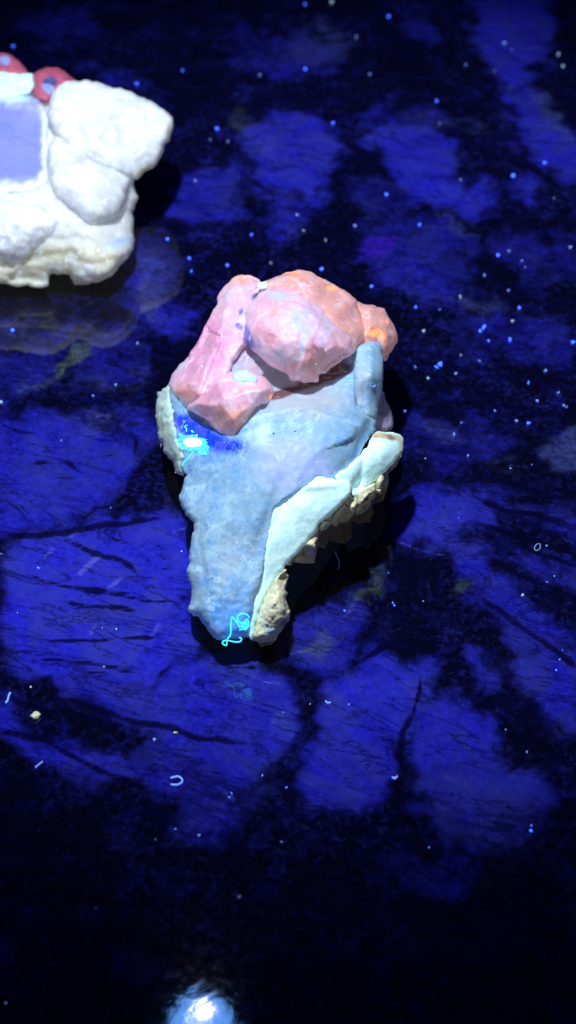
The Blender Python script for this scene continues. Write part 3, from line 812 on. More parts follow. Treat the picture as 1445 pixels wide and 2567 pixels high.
# lower pink crystal
stone("pink_crystal", Z1([(395, 605), (450, 598), (520, 600), (585, 610), (635, 640), (668, 680), (676, 715), (662, 760), (640, 800), (600, 842), (562, 888), (532, 928), (500, 962), (462, 972), (420, 957), (370, 917), (320, 872), (265, 832), (212, 805), (222, 770), (300, 705), (350, 650)]),
  [(475, 1030, 1.98), (540, 1080, 1.98), (585, 1105, 2.0), (620, 1080, 2.05), (680, 990, 2.4), (660, 955, 2.5), (560, 938, 2.55), (620, 940, 2.6), (560, 1000, 2.6), (610, 1010, 2.6), (590, 1060, 2.3), (520, 985, 2.45), (530, 1030, 2.3)],
  M_pink, main, step=4.6, edge=30, bulge=0.26, thick=0.8, rough=0.03, freq=3.5, fine=0.012, facets=9, facet_mix=0.95, jag=3, smooth=False, seed=6, label="salmon pink blocky crystal above the blue patch",
  extra=lambda V, d, W: -0.09 * gauss(V, 600, 965, 42, 14, 0.25) - .05 * gauss(V, 560, 1000, 30, 80, -.5),
  paint=dict(salmon=lambda P: .95 * gauss(P, 590, 1060, 100, 45) + .15, magenta=lambda P: .8 * gauss(P, 530, 980, 60, 35), orange=lambda P: .6 * gauss(P, 600, 980, 24, 16) + .7 * gauss(P, 675, 995, 14, 22) + .5 * gauss(P, 560, 1030, 40, 14) + .5 * gauss(P, 610, 1085, 16, 12),
    glow=lambda P: .9 * gauss(P, 588, 978, 12, 10) + .75 * gauss(P, 680, 996, 10, 12) + .35 * gauss(P, 612, 1075, 10, 10), frost=lambda P: .95 * gauss(P, 615, 950, 34, 22, .2) + .7 * gauss(P, 650, 1030, 8, 50, .7) + .5 * gauss(P, 590, 1085, 30, 12) + .5 * gauss(P, 540, 1055, 50, 10, .6),
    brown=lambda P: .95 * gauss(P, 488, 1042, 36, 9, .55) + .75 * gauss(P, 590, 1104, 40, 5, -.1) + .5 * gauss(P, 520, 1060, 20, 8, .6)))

# great round pink crystal
stone("pink_crystal", Z1([(560, 215), (600, 180), (650, 150), (700, 134), (760, 128), (830, 140), (880, 141), (905, 165), (925, 200), (960, 240), (1000, 285), (1040, 330), (1070, 375), (1088, 430), (1090, 470), (1085, 508), (1050, 533), (1000, 560), (960, 590), (915, 622), (912, 655), (860, 658), (800, 655), (765, 640), (740, 612), (700, 590), (650, 560), (600, 520), (560, 485), (530, 455), (512, 428), (513, 390), (520, 340), (522, 290), (535, 250)]),
  [(640, 735, 2.95), (720, 712, 3.05), (790, 716, 3.0), (612, 850, 2.8), (700, 930, 2.62), (770, 957, 2.55), (800, 955, 2.55), (840, 920, 2.6), (882, 880, 2.66), (870, 820, 2.8), (830, 770, 2.9), (740, 830, 3.22), (700, 770, 3.22), (800, 880, 2.98), (720, 890, 2.98), (830, 850, 2.98), (660, 830, 3.08)],
  M_pink, main, step=4.2, edge=60, bulge=0.34, thick=1.0, rough=0.025, freq=3, fine=0.010, facets=18, facet_mix=0.5, jag=3.0, seed=7, label="big round lavender pink crystal on top",
  extra=lambda V, d, W: -0.03 * gauss(V, 790, 830, 5, 40, 0.35) - 0.03 * gauss(V, 760, 900, 5, 45, 0.25) + .03 * fbm(W * 7, 3, 77) * np.minimum(1, d / 30),
  paint=dict(salmon=lambda P: .7 * gauss(P, 790, 920, 80, 45) + .6 * gauss(P, 770, 725, 60, 20) + .5 * gauss(P, 690, 790, 40, 70) + .45 * gauss(P, 850, 850, 40, 70), orange=lambda P: .6 * gauss(P, 770, 728, 30, 10) + .6 * gauss(P, 770, 945, 40, 12) + .4 * gauss(P, 650, 790, 24, 24),
    glow=lambda P: .4 * gauss(P, 770, 728, 18, 8) + .4 * gauss(P, 745, 948, 22, 8), blue=lambda P: 1.0 * gauss(P, 616, 835, 14, 36, -.2) + .5 * gauss(P, 640, 865, 30, 24), frost=lambda P: .75 * gauss(P, 745, 800, 70, 60) + .6 * gauss(P, 690, 740, 40, 20) + .6 * gauss(P, 700, 900, 50, 40) + .5 * gauss(P, 830, 820, 20, 40) + .5 * gauss(P, 760, 870, 14, 50, .3),
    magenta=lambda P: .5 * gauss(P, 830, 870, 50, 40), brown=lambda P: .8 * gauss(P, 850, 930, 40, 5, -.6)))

# icy chip at the top notch
stone("icy_chip", Z1([(592, 125), (625, 118), (645, 125), (648, 142), (622, 160), (606, 158), (590, 142)]), [(650, 708, 2.95), (672, 712, 2.95), (660, 722, 3.05)], M_white, main, step=3.5, edge=10, bulge=0.1, thick=0.4, rough=0.03, freq=9, jag=2, seed=8, label="icy white chip in the top notch")
# frosted lump on the lower crystal
stone("frost_lump", Z1([(455, 620), (490, 598), (530, 594), (552, 610), (585, 640), (580, 665), (530, 660), (480, 655), (458, 642)]), [(590, 945, 2.78), (625, 935, 2.78), (640, 955, 2.78), (600, 955, 2.80)], M_quartz, main, step=3.8, edge=12, bulge=0.10, thick=0.25, rough=0.05, freq=8, fine=.02, jag=3, seed=9, label="frosty white lump on the salmon crystal", paint=dict(pale=lambda P: .9 + 0 * P[:, 0], lav=lambda P: .3 + 0 * P[:, 0]))

# upright grey-blue prism on the right
stone("quartz_prism", PRISM,
  [(905, 865, 2.5), (940, 858, 2.4), (958, 900, 2.25), (955, 980, 2.08), (940, 1045, 1.93), (895, 900, 2.42), (888, 980, 2.3), (905, 1040, 2.05), (925, 940, 2.48)], M_quartz, main, step=4.2, edge=22, bulge=0.16, thick=0.8, rough=0.025, freq=4, fine=.008, jag=2, seed=10, label="upright grey blue quartz prism at the right",
  extra=lambda V, d, W: -0.06 * gauss(V, 928, 950, 12, 120, 0.05),
  paint=dict(lav=lambda P: .35 + 0 * P[:, 0], grey=lambda P: .15 + .45 * gauss(P, 900, 960, 30, 90), pale=lambda P: .6 * gauss(P, 950, 1000, 10, 60) + .5 * gauss(P, 895, 890, 8, 30), deep=lambda P: 0 * P[:, 0], brown=lambda P: 0 * P[:, 0], blue=lambda P: 0 * P[:, 0]))
# dull mauve piece behind the arm
stone("mauve_rock", Z1([(1238, 720), (1255, 705), (1268, 745), (1290, 790), (1303, 820), (1308, 870), (1302, 910), (1250, 925), (1200, 915), (1190, 880), (1212, 820)]), [(955, 990, 1.5), (978, 1040, 1.3), (982, 1075, 1.25), (940, 1075, 1.45), (955, 1040, 1.55)], M_dull, main, step=4, edge=16, bulge=0.14, thick=0.6, rough=0.04, freq=6, fine=.02, jag=3, seed=12, label="dull mauve piece behind the right arm")

# jagged underside, then the bright crust in front of it
def Z6(pts): return Z1(pts, 680, 1050, 4.0139)
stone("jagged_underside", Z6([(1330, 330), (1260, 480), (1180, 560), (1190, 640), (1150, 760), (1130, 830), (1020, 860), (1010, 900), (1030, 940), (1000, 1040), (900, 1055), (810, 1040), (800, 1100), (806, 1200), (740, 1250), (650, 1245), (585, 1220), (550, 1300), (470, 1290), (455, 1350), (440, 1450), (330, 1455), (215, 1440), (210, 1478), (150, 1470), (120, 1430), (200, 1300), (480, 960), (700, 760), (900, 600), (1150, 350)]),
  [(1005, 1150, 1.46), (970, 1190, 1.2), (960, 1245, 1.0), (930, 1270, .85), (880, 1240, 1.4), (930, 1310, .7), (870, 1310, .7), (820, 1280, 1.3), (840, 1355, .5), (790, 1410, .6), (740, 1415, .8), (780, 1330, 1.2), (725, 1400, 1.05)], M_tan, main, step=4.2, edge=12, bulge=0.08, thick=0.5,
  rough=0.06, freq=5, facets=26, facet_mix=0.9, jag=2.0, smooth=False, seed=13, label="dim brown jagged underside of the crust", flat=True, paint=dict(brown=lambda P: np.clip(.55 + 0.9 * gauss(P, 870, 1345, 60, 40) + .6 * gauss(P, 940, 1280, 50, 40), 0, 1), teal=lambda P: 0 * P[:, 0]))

stone("bright_crust", CRUST_ARM,
  [(845, 1195, 2.02), (930, 1108, 1.97), (960, 1085, 1.92), (1010, 1098, 1.6), (1008, 1140, 1.5), (940, 1215, 1.5), (890, 1245, 1.6), (900, 1170, 1.95), (960, 1130, 1.9), (960, 1170, 1.7)], M_crust, main, step=4.0, edge=7, bulge=0.05, thick=0.45, rough=0.012, freq=6, fine=.010, jag=3, seed=14, label="bright cyan white crust of the right arm",
  extra=lambda V, d, W: 0.12 * gauss(V, 895, 1215, 18, 10, -.9) + .05 * gauss(V, 905, 1190, 8, 50, .2),
  paint=dict(tan=lambda P: .8 * gauss(P, 945, 1090, 30, 12) + .6 * gauss(P, 1005, 1120, 8, 30) + .5 * gauss(P, 985, 1095, 30, 12), rust=lambda P: .85 * gauss(P, 980, 1096, 20, 9, .4) + .7 * gauss(P, 938, 1095, 14, 10)))
stone("bright_crust", CRUST_BAND,
  [(628, 1595, .55), (640, 1500, 1.02), (668, 1350, 1.62), (684, 1280, 1.86), (730, 1235, 2.02), (795, 1195, 2.18), (880, 1208, 2.06), (876, 1235, 1.95), (805, 1310, 1.64), (740, 1395, 1.26), (680, 1465, 1.02), (640, 1555, .75), (760, 1270, 1.93), (700, 1370, 1.48)], M_crust, main, step=4.2, edge=7, bulge=0.05, thick=0.40, rough=0.012, freq=4, fine=.008, jag=2.5, seed=15, label="broad bright cyan white crust band down the front",
  extra=lambda V, d, W: -0.05 * gauss(V, 780, 1220, 60, 10, -.1) + .03 * gauss(V, 700, 1290, 8, 70, .4),
  paint=dict(tan=lambda P: .55 * gauss(P, 880, 1220, 8, 20), rust=lambda P: 0 * P[:, 0]))
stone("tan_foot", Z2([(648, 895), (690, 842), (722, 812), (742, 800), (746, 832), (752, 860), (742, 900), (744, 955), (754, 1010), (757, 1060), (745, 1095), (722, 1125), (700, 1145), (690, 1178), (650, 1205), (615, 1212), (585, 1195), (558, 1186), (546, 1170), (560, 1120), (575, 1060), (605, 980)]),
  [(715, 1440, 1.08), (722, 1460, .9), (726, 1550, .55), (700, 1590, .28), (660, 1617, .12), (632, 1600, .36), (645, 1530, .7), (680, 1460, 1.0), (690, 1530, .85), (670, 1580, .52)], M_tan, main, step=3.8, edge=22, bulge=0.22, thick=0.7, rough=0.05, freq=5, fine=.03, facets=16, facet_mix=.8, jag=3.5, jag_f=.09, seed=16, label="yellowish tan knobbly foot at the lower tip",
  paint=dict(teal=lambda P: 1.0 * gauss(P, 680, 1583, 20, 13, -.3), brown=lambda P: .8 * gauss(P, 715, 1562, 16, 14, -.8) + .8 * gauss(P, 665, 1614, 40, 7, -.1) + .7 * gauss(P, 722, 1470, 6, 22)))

# separate little crystals along the torn edge of the crust
def crystal_row(name, poly, ctl, mat, seed, label=None, brown=0.0, thick=.25):
    return stone(name, poly, ctl, mat, main, step=4.0, edge=7, bulge=0.07, thick=thick, rough=0.015, freq=7, fine=0.01, facets=5, facet_mix=0.9, jag=1.0, smooth=False, seed=seed, label=label, flat=True,
                 paint=dict(brown=lambda P: brown + 0 * P[:, 0], teal=lambda P: 0 * P[:, 0]))
teeth = [  # outline (close-up), front height, brown
 ([(1120, 540), (1135, 600), (1118, 690), (1080, 712), (1055, 700), (1060, 620), (1085, 570)], 1.52, 0.0),
 ([(1085, 690), (1118, 690), (1105, 765), (1060, 745), (1045, 710)], 1.4, .15),
 ([(890, 700), (960, 680), (1050, 640), (1060, 740), (990, 765), (950, 800), (930, 850), (880, 870), (862, 830), (870, 760)], 1.55, 0.0),
 ([(815, 800), (860, 790), (870, 850), (850, 900), (842, 952), (820, 955), (790, 910), (778, 880)], 1.62, 0.0),
 ([(930, 850), (990, 810), (1008, 850), (970, 910), (920, 950), (860, 970), (850, 930), (870, 880)], 1.22, .35),
 ([(990, 765), (1050, 745), (1050, 790), (1010, 830), (980, 810)], 1.28, .3),
 ([(700, 820), (790, 740), (815, 790), (780, 880), (740, 850)], 1.7, .1),
 ([(540, 1000), (640, 900), (720, 830), (745, 860), (680, 930), (650, 960), (620, 1020), (560, 1020)], 1.62, 0.0),
 ([(650, 950), (740, 870), (790, 910), (830, 960), (790, 1020), (730, 1050), (690, 1040), (660, 1085), (620, 1070), (600, 1030)], 1.3, .35),
 ([(520, 1030), (620, 1020), (600, 1070), (560, 1110), (500, 1130), (490, 1090)], 1.34, .2),
 ([(430, 1140), (490, 1080), (480, 1130), (462, 1240), (450, 1310), (370, 1280), (330, 1310), (300, 1360), (240, 1390), (200, 1400), (260, 1320)], 1.3, 0.0),
 ([(330, 1310), (400, 1275), (452, 1310), (445, 1380), (400, 1400), (340, 1370)], 0.98, .0),
 ([(220, 1400), (300, 1360), (350, 1380), (440, 1390), (438, 1450), (330, 1455), (220, 1435)], 0.88, .3),
 ([(165, 1410), (210, 1390), (215, 1440), (205, 1478), (150, 1472), (150, 1440)], 1.08, .0),
]
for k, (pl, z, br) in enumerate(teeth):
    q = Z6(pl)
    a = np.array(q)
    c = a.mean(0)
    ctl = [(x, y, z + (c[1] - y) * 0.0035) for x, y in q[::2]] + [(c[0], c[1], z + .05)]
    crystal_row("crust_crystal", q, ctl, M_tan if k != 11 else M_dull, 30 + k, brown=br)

# ---------------------------------------------------------------- left specimen
left = empty("mineral_specimen", ground(120, 690), "milky white mineral with lavender window and rose red spots, cut off at the left", "mineral")
def ledges(V):
    # horizontal layers stepping in towards the bottom
    y = V[:, 1] + 34 * fbm(np.c_[V / 80.0, np.zeros(len(V))], 4, 71) - 0.10 * (V[:, 0] - 150) * (V[:, 0] > 150)
    x = 0
    for y0, k in ((592, .06), (641, .09), (668, .08), (690, .10)):
        x = x + k / (1 + np.exp(-(y - y0) / 2.2)) - k * np.clip((y - y0) / 34, 0, 1) * .8
    return x
WINDOW = Z3([(-450, 440), (0, 430), (180, 420), (265, 440), (350, 500), (380, 620), (385, 800), (378, 1000), (385, 1110), (300, 1190), (150, 1215), (0, 1230), (-450, 1200)])
cr = dict(cream=lambda P: 0 * P[:, 0], shade=lambda P: 0 * P[:, 0], sky=lambda P: 0 * P[:, 0])
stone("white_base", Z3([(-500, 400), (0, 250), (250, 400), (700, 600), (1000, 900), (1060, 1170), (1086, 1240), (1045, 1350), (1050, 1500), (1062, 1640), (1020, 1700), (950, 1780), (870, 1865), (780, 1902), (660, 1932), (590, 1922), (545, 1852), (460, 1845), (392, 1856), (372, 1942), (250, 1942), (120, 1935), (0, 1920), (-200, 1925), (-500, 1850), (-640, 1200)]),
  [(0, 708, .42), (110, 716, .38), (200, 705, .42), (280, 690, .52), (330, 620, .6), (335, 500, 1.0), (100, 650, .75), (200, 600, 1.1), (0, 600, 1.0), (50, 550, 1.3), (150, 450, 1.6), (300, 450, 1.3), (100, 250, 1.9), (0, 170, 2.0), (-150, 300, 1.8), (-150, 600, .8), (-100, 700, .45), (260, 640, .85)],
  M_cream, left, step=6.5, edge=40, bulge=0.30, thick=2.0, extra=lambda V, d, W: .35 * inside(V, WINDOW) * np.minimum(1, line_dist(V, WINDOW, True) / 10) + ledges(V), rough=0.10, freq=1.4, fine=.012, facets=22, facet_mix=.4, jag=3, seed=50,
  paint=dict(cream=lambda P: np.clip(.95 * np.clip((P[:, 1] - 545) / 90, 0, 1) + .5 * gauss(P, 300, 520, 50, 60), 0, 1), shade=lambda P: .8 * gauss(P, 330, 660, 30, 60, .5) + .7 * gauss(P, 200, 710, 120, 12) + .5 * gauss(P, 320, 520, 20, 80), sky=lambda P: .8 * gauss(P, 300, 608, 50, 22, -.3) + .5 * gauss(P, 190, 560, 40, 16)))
stone("lavender_window", WINDOW,
  [(0, 240, 2.15), (90, 245, 2.15), (115, 300, 2.0), (118, 420, 1.72), (60, 480, 1.6), (0, 480, 1.62), (-120, 470, 1.6), (-120, 250, 2.1), (50, 350, 1.92)], M_violet, left, step=6.5, edge=24, bulge=0.14, thick=0.4, rough=0.03, freq=2, jag=7, jag_f=.03, seed=51, label="smooth lavender blue quartz window",
  paint=dict(cyan=lambda P: .9 * gauss(P, 30, 245, 90, 18), grey=lambda P: .7 * gauss(P, 80, 270, 40, 40) + .6 * gauss(P, 50, 455, 90, 20), milk=lambda P: np.clip((P[:, 1] - 425) / 65, 0, .95) + .85 * np.exp(-(np.maximum(0, 122 - P[:, 0]) / 22) ** 2) + .5 * gauss(P, 20, 262, 70, 24)))
stone("icy_rim", Z3([(-400, 230), (0, 238), (90, 252), (180, 268), (262, 262), (270, 300), (255, 390), (190, 440), (80, 455), (-100, 470), (-400, 450)]),
  [(0, 178, 2.25), (80, 186, 2.22), (80, 225, 2.2), (0, 240, 2.18), (-100, 180, 2.25), (-100, 240, 2.15)], M_white, left, step=5.5, edge=12, bulge=0.10, thick=0.6, rough=0.04, freq=3, fine=.01, jag=3, seed=52, label="icy cyan white rim at the top left")
stone("red_crystal", Z3([(262, 275), (330, 228), (420, 214), (500, 240), (570, 300), (592, 330), (520, 380), (440, 420), (400, 480), (360, 500), (275, 450)]),
  [(85, 190, 2.15), (130, 168, 2.1), (185, 205, 2.05), (120, 250, 2.1), (130, 210, 2.2)], M_red, left, step=4.5, edge=20, bulge=0.22, thick=0.7, rough=0.03, freq=4, jag=2, seed=53, label="rose red crystal with a dark blue hollow",
  extra=lambda V, d, W: .16 * gauss(V, 126, 206, 18, 15), paint=dict(grey=lambda P: 1.1 * gauss(P, 127, 205, 20, 14), pale=lambda P: .9 * gauss(P, 115, 218, 13, 10) + .9 * gauss(P, 128, 225, 10, 12)))
stone("red_crystal", Z3([(-150, 150), (-30, 110), (40, 105), (85, 118), (140, 160), (200, 222), (214, 262), (150, 285), (50, 270), (-150, 250)]),
  [(0, 135, 2.2), (30, 140, 2.2), (65, 175, 2.15), (0, 180, 2.2), (-40, 150, 2.2)], M_red, left, step=4.5, edge=16, bulge=0.2, thick=0.7, rough=0.03, freq=4, jag=2, seed=54, label="rose red crystal at the frame edge",
  paint=dict(grey=lambda P: 0.55 * gauss(P, 10, 160, 14, 14), pale=lambda P: 1.0 * gauss(P, 12, 150, 15, 14)))
stone("white_lobe", Z3([(415, 425), (470, 350), (560, 325), (650, 320), (760, 325), (850, 365), (960, 385), (1080, 430), (1200, 490), (1290, 550), (1350, 605), (1362, 680), (1340, 770), (1290, 860), (1240, 960), (1180, 1020), (1080, 1090), (1000, 1060), (850, 1030), (700, 980), (560, 900), (440, 760), (380, 620), (375, 540)]),
  [(130, 240, 2.35), (200, 205, 2.4), (250, 207, 2.35), (350, 235, 2.15), (432, 290, 1.95), (415, 370, 1.7), (350, 445, 1.45), (250, 410, 1.75), (130, 330, 2.15), (160, 390, 1.9), (270, 300, 2.1)], M_cream, left, step=5.0, edge=50, bulge=0.45, thick=1.0, rough=0.05, freq=3, fine=.02, facets=20, facet_mix=.45, jag=3, seed=55, label="upper knobbly white lobe with cream edge",
  extra=lambda V, d, W: .14 * gauss(V, 290, 305, 60, 38, .4) + .09 * gauss(V, 215, 330, 12, 30) + .08 * gauss(V, 240, 385, 40, 10, .5) + .05 * fbm(W * 5, 3, 5) * gauss(V, 300, 310, 90, 60),
  paint=dict(cream=lambda P: .75 * gauss(P, 360, 430, 50, 18, -.5) + .55 * gauss(P, 150, 300, 25, 60) + .6 * gauss(P, 420, 350, 10, 60, .3) + .6 * gauss(P, 200, 330, 40, 24) + .45 * gauss(P, 235, 207, 90, 5, .05), shade=lambda P: .7 * gauss(P, 240, 390, 40, 14, .4) + .5 * gauss(P, 290, 300, 40, 24), sky=lambda P: .25 * gauss(P, 330, 300, 50, 40)))
stone("white_lobe", Z3([(440, 745), (385, 840), (375, 950), (385, 1060), (400, 1160), (440, 1240), (500, 1300), (580, 1370), (650, 1440), (730, 1466), (830, 1430), (930, 1380), (985, 1290), (1010, 1180), (1020, 1110), (990, 1065), (900, 1000), (760, 930), (600, 810), (500, 750)]),
  [(135, 350, 2.1), (128, 440, 1.85), (150, 500, 1.6), (225, 562, 1.3), (300, 520, 1.35), (320, 460, 1.5), (280, 400, 1.75), (220, 460, 1.8)], M_cream, left, step=5.0, edge=50, bulge=0.42, thick=0.8, rough=0.04, freq=3, fine=.01, facets=10, facet_mix=.25, jag=2.5, seed=56, label="lower smooth rounded white lobe",
  paint=dict(cream=lambda P: .6 * gauss(P, 140, 480, 20, 50) + .5 * gauss(P, 150, 370, 24, 40), shade=lambda P: .7 * gauss(P, 220, 400, 60, 20), sky=lambda P: .3 * gauss(P, 250, 460, 50, 30)))
stone("white_lobe", Z3([(-300, 1290), (0, 1268), (100, 1272), (250, 1310), (320, 1290), (400, 1345), (470, 1410), (475, 1500), (445, 1580), (300, 1660), (200, 1720), (80, 1762), (0, 1710), (-300, 1700)]),
  [(0, 510, 1.62), (100, 515, 1.6), (148, 560, 1.3), (120, 605, 1.05), (25, 655, .85), (60, 570, 1.4), (-60, 600, 1.2)], M_cream, left, step=5.0, edge=30, bulge=0.32, thick=0.7, rough=0.07, freq=3.5, fine=.03, facets=12, facet_mix=.6, jag=4, seed=57, label="rough snow white lump at the lower left",
  paint=dict(cream=lambda P: .5 * gauss(P, 100, 640, 60, 20), shade=lambda P: 0 * P[:, 0], sky=lambda P: .3 * gauss(P, 20, 620, 30, 20)))

# ---------------------------------------------------------------- lint and fibres
bpy.context.view_layer.update()
dg = bpy.context.evaluated_depsgraph_get()
def hit(px, py, lift=0.01):
    d = ray(np.float64(px), np.float64(py)); d = d / np.linalg.norm(d)
    ok, loc, nor, *_ = scene.ray_cast(dg, Vector(CAM) * S, Vector(d))
    p = np.array(loc) / S
    return p - d * lift

def surf_path(pts, m=6, lift=0.02, r=0.014):
    P = spline([(x, y, 0) for x, y in pts], m)[:, :2]
    Q = np.array([hit(x, y, lift) for x, y in P])
    # keep the thread from jumping over edges
    for _ in range(2):
        Q[1:-1] = 0.5 * Q[1:-1] + 0.25 * (Q[:-2] + Q[2:])
    return Q

def join_tubes(paths, r):
    vs, fs = [], []
    for p in paths:
        v, f = tube(p, r if not isinstance(r, list) else r.pop(0))
        o = len(vs)
        vs += v; fs += [tuple(i + o for i in q) for q in f]
    return vs, fs

rng = np.random.RandomState(5)
def thread(name, pts, mat, label, cat="thread", r=0.014, lift=0.016, group=None):
    Q = surf_path(pts, 6, lift)
    v, f = tube(Q, r)
    o = link_mesh(name, v, f, mat, origin=Q[len(Q) // 2])
    return tag(o, label, cat, group)

# burst of lint on the blue patch
c0 = hit(483, 1110)
lint = empty("lint_tuft", c0, "white hot glowing lint tuft on the deep blue patch of the pink specimen", "lint")
vs, fs = [], []
for k in range(120):
    th = rng.uniform(0, 2 * math.pi); R = rng.uniform(0.2, 1.0) ** 0.6
    pts = []
    for j in range(5):
        rr = R * rng.uniform(0.3, 1.0)
        a = th + rng.uniform(-1.2, 1.2)
        pts.append((483 + 25 * rr * math.cos(a), 1109 + 12 * rr * math.sin(a)))
    Q = spline([np.array(hit(x, y, 0.02 + 0.10 * rng.rand())) for x, y in pts], 4)
    v, f = tube(Q, 0.012, 4)
    o = len(vs); vs += v; fs += [tuple(i + o for i in q) for q in f]
link_mesh("lint_core", vs, fs, M_core, lint)
fz_v, fz_f = [], []
rays = [[(470,1103),(455,1096),(450,1086),(458,1092),(474,1098)],[(462,1106),(452,1102),(447,1106)],[(464,1113),(455,1114)],[(500,1118),(512,1128),(517,1140),(508,1134),(497,1124)],[(505,1114),(515,1122),(521,1119)],[(502,1106),(514,1108),(516,1103)],
        [(490,1098),(496,1090),(488,1092)],[(478,1098),(483,1089),(478,1095)],[(484,1120),(481,1138),(470,1150),(461,1160),(458,1168)],[(498,1120),(506,1128),(513,1124),(522,1126),(516,1132)],[(470,1120),(466,1126),(472,1128)],[(468,1083),(467,1073),(463,1070),(468,1066),(470,1066)],[(483,1084),(480,1078),(486,1084)],
        [(510,1116),(520,1116),(524,1124)],[(458,1110),(448,1112),(446,1108)],[(506,1102),(512,1098)],[(494,1122),(498,1132),(505,1138),(513,1138)]]
for k in range(46):       # loose fuzz round the core
    a = rng.uniform(0, 2 * math.pi); r0 = 0.8; pts = []
    for j in range(4):
        rr = r0 + j * rng.uniform(.10, .28)
        a += rng.uniform(-.35, .35)
        pts.append((483 + 26 * rr * math.cos(a), 1110 + 14 * rr * math.sin(a)))
    v, f = tube(surf_path(pts, 4, 0.02 + .05 * rng.rand()), 0.0045, 4)
    o = len(fz_v); fz_v += v; fz_f += [tuple(i + o for i in q) for q in f]
link_mesh("lint_fuzz", fz_v, fz_f, M_cyan, lint)
for p in rays:
    Q = surf_path(p, 5, 0.03)
    v, f = tube(Q, 0.0075, 5)
    link_mesh("lint_strand", v, f, M_cyan, lint)

# tangled thread at the tip
c1 = hit(612, 1565)
tang = empty("thread_tangle", c1, "glowing cyan thread tangled and looping over the lower tip of the pink specimen", "thread")
def plane_pts(pts, base, lift=0.05):
    """points on a plane facing the lamp side of the tip, through base"""
    z0 = base[2]
    out = []
    for x, y in pts:
        z = max(0.03, z0 + (1565 - y) * 0.0086)
        out.append(ground(x, y, z))
    return np.array(out)
b1 = np.array(c1) ; b1[2] += .12
loop = [(626,1550),(620,1541),(606,1538),(596,1545),(597,1555),(606,1562),(614,1563),(617,1552),(624,1558),(620,1568),(612,1575),(600,1580)]
tail = [(603,1575),(594,1560),(582,1547),(580,1560),(579,1580),(578,1592),(570,1604),(568,1618),(558,1612),(563,1606),(575,1606),(590,1609),(602,1608),(606,1602),(600,1597)]
link_mesh("thread_strand", *tube(plane_pts(spline([(x, y, 0) for x, y in tail], 5)[:, :2], b1), 0.0095, 6), M_cyan, tang)
link_mesh("thread_strand", *tube(plane_pts(spline([(x, y, 0) for x, y in loop], 5)[:, :2], b1), 0.009, 6), M_cyan, tang)
kn = []
for k in range(26):
    a = rng.uniform(0, 6.28); pts = []
    for j in range(4):
        pts.append((615 + 11 * math.cos(a + 1.7 * j) * rng.uniform(.3, 1), 1568 + 12 * math.sin(a + 1.7 * j) * rng.uniform(.3, 1)))
    kn.append(plane_pts(spline([(x, y, 0) for x, y in pts], 4)[:, :2], b1 + rng.uniform(-.03, .05)))
link_mesh("thread_knot", *join_tubes(kn, 0.0075), M_cyan, tang)

thread("lint_fibre", [(428,1950),(437,1948),(447,1946),(456,1952),(457,1960),(450,1965),(441,1967),(428,1966)], M_bluefib, "curled blue glowing fibre lying in a hook on the lower left of the counter", "fibre", r=.013)
thread("lint_fibre", [(27,1735),(22,1745),(20,1755),(14,1762)], M_bluefib, "short straight blue fibre beside the left frame edge", "fibre", r=.015)
thread("lint_fibre", [(108,1908),(98,1916),(88,1924)], M_bluefib, "thin pale fibre on the dark lower left crack", "fibre", r=.009)
thread("lint_fibre", [(816,1756),(822,1762),(830,1760)], M_bluefib, "tiny v shaped fibre on the blue crystal below the specimen", "fibre", r=.012)
thread("lint_fibre", [(983,1947),(990,1952),(997,1944)], M_bluefib, "tiny v shaped fibre at the right rim of the round blue crystal", "fibre", r=.012)
thread("lint_fibre", [(929,960),(931,967),(937,970),(942,965)], M_bluefib, "tiny hooked fibre on the upright grey blue prism", "fibre", r=.008)
thread("lint_fibre", [(12,310),(28,318),(40,330),(34,342),(52,344),(70,352),(88,362),(104,376)], glow_mat('faint_blue_fibre', (0.12, 0.18, 1.0), 0.5, (.2, .25, .8)), "faint blue fibre lying across the lavender window", "fibre", r=.010)
thread("lint_fibre", [(840,1382),(846,1396),(852,1412),(848,1428)], glow_mat("dim_fibre", (0.05, 0.06, 0.2), 0.15), "dim fibre in the black shadow right of the specimen", "fibre", r=.012)
thread("lint_fibre", [(1352,1362),(1344,1366),(1340,1376),(1348,1380),(1355,1372),(1354,1362)], glow_mat("grey_fibre", (0.15, 0.15, 0.45), 0.5), "small pale ring of fibre on the striped right side", "fibre", r=.008)
for k, pts in enumerate([[(592,1352),(588,1358),(597,1354)], [(531,1316),(530,1326)], [(596,1355),(589,1364)], [(560,1369),(557,1374)], [(793,1152),(794,1165)], [(456,1380),(458,1388)]][:0]):
    pass

# crumb
v, f = hull_chip(ground(90, 1798) + [0, 0, .06], 0.085, np.random.RandomState(3), 14, (1, .8, .75))
tag(link_mesh("crumb", v, f, M_crumb, origin=ground(90, 1798), smooth=False), "pale yellow crumb on the counter at lower left", "crumb")
v, f = hull_chip(ground(442, 1840) + [0, 0, .03], 0.04, np.random.RandomState(4), 12, (1, .8, .75))
tag(link_mesh("crumb", v, f, M_crumb, origin=ground(442, 1840), smooth=False), "tiny tan crumb below the long dark crack", "crumb")

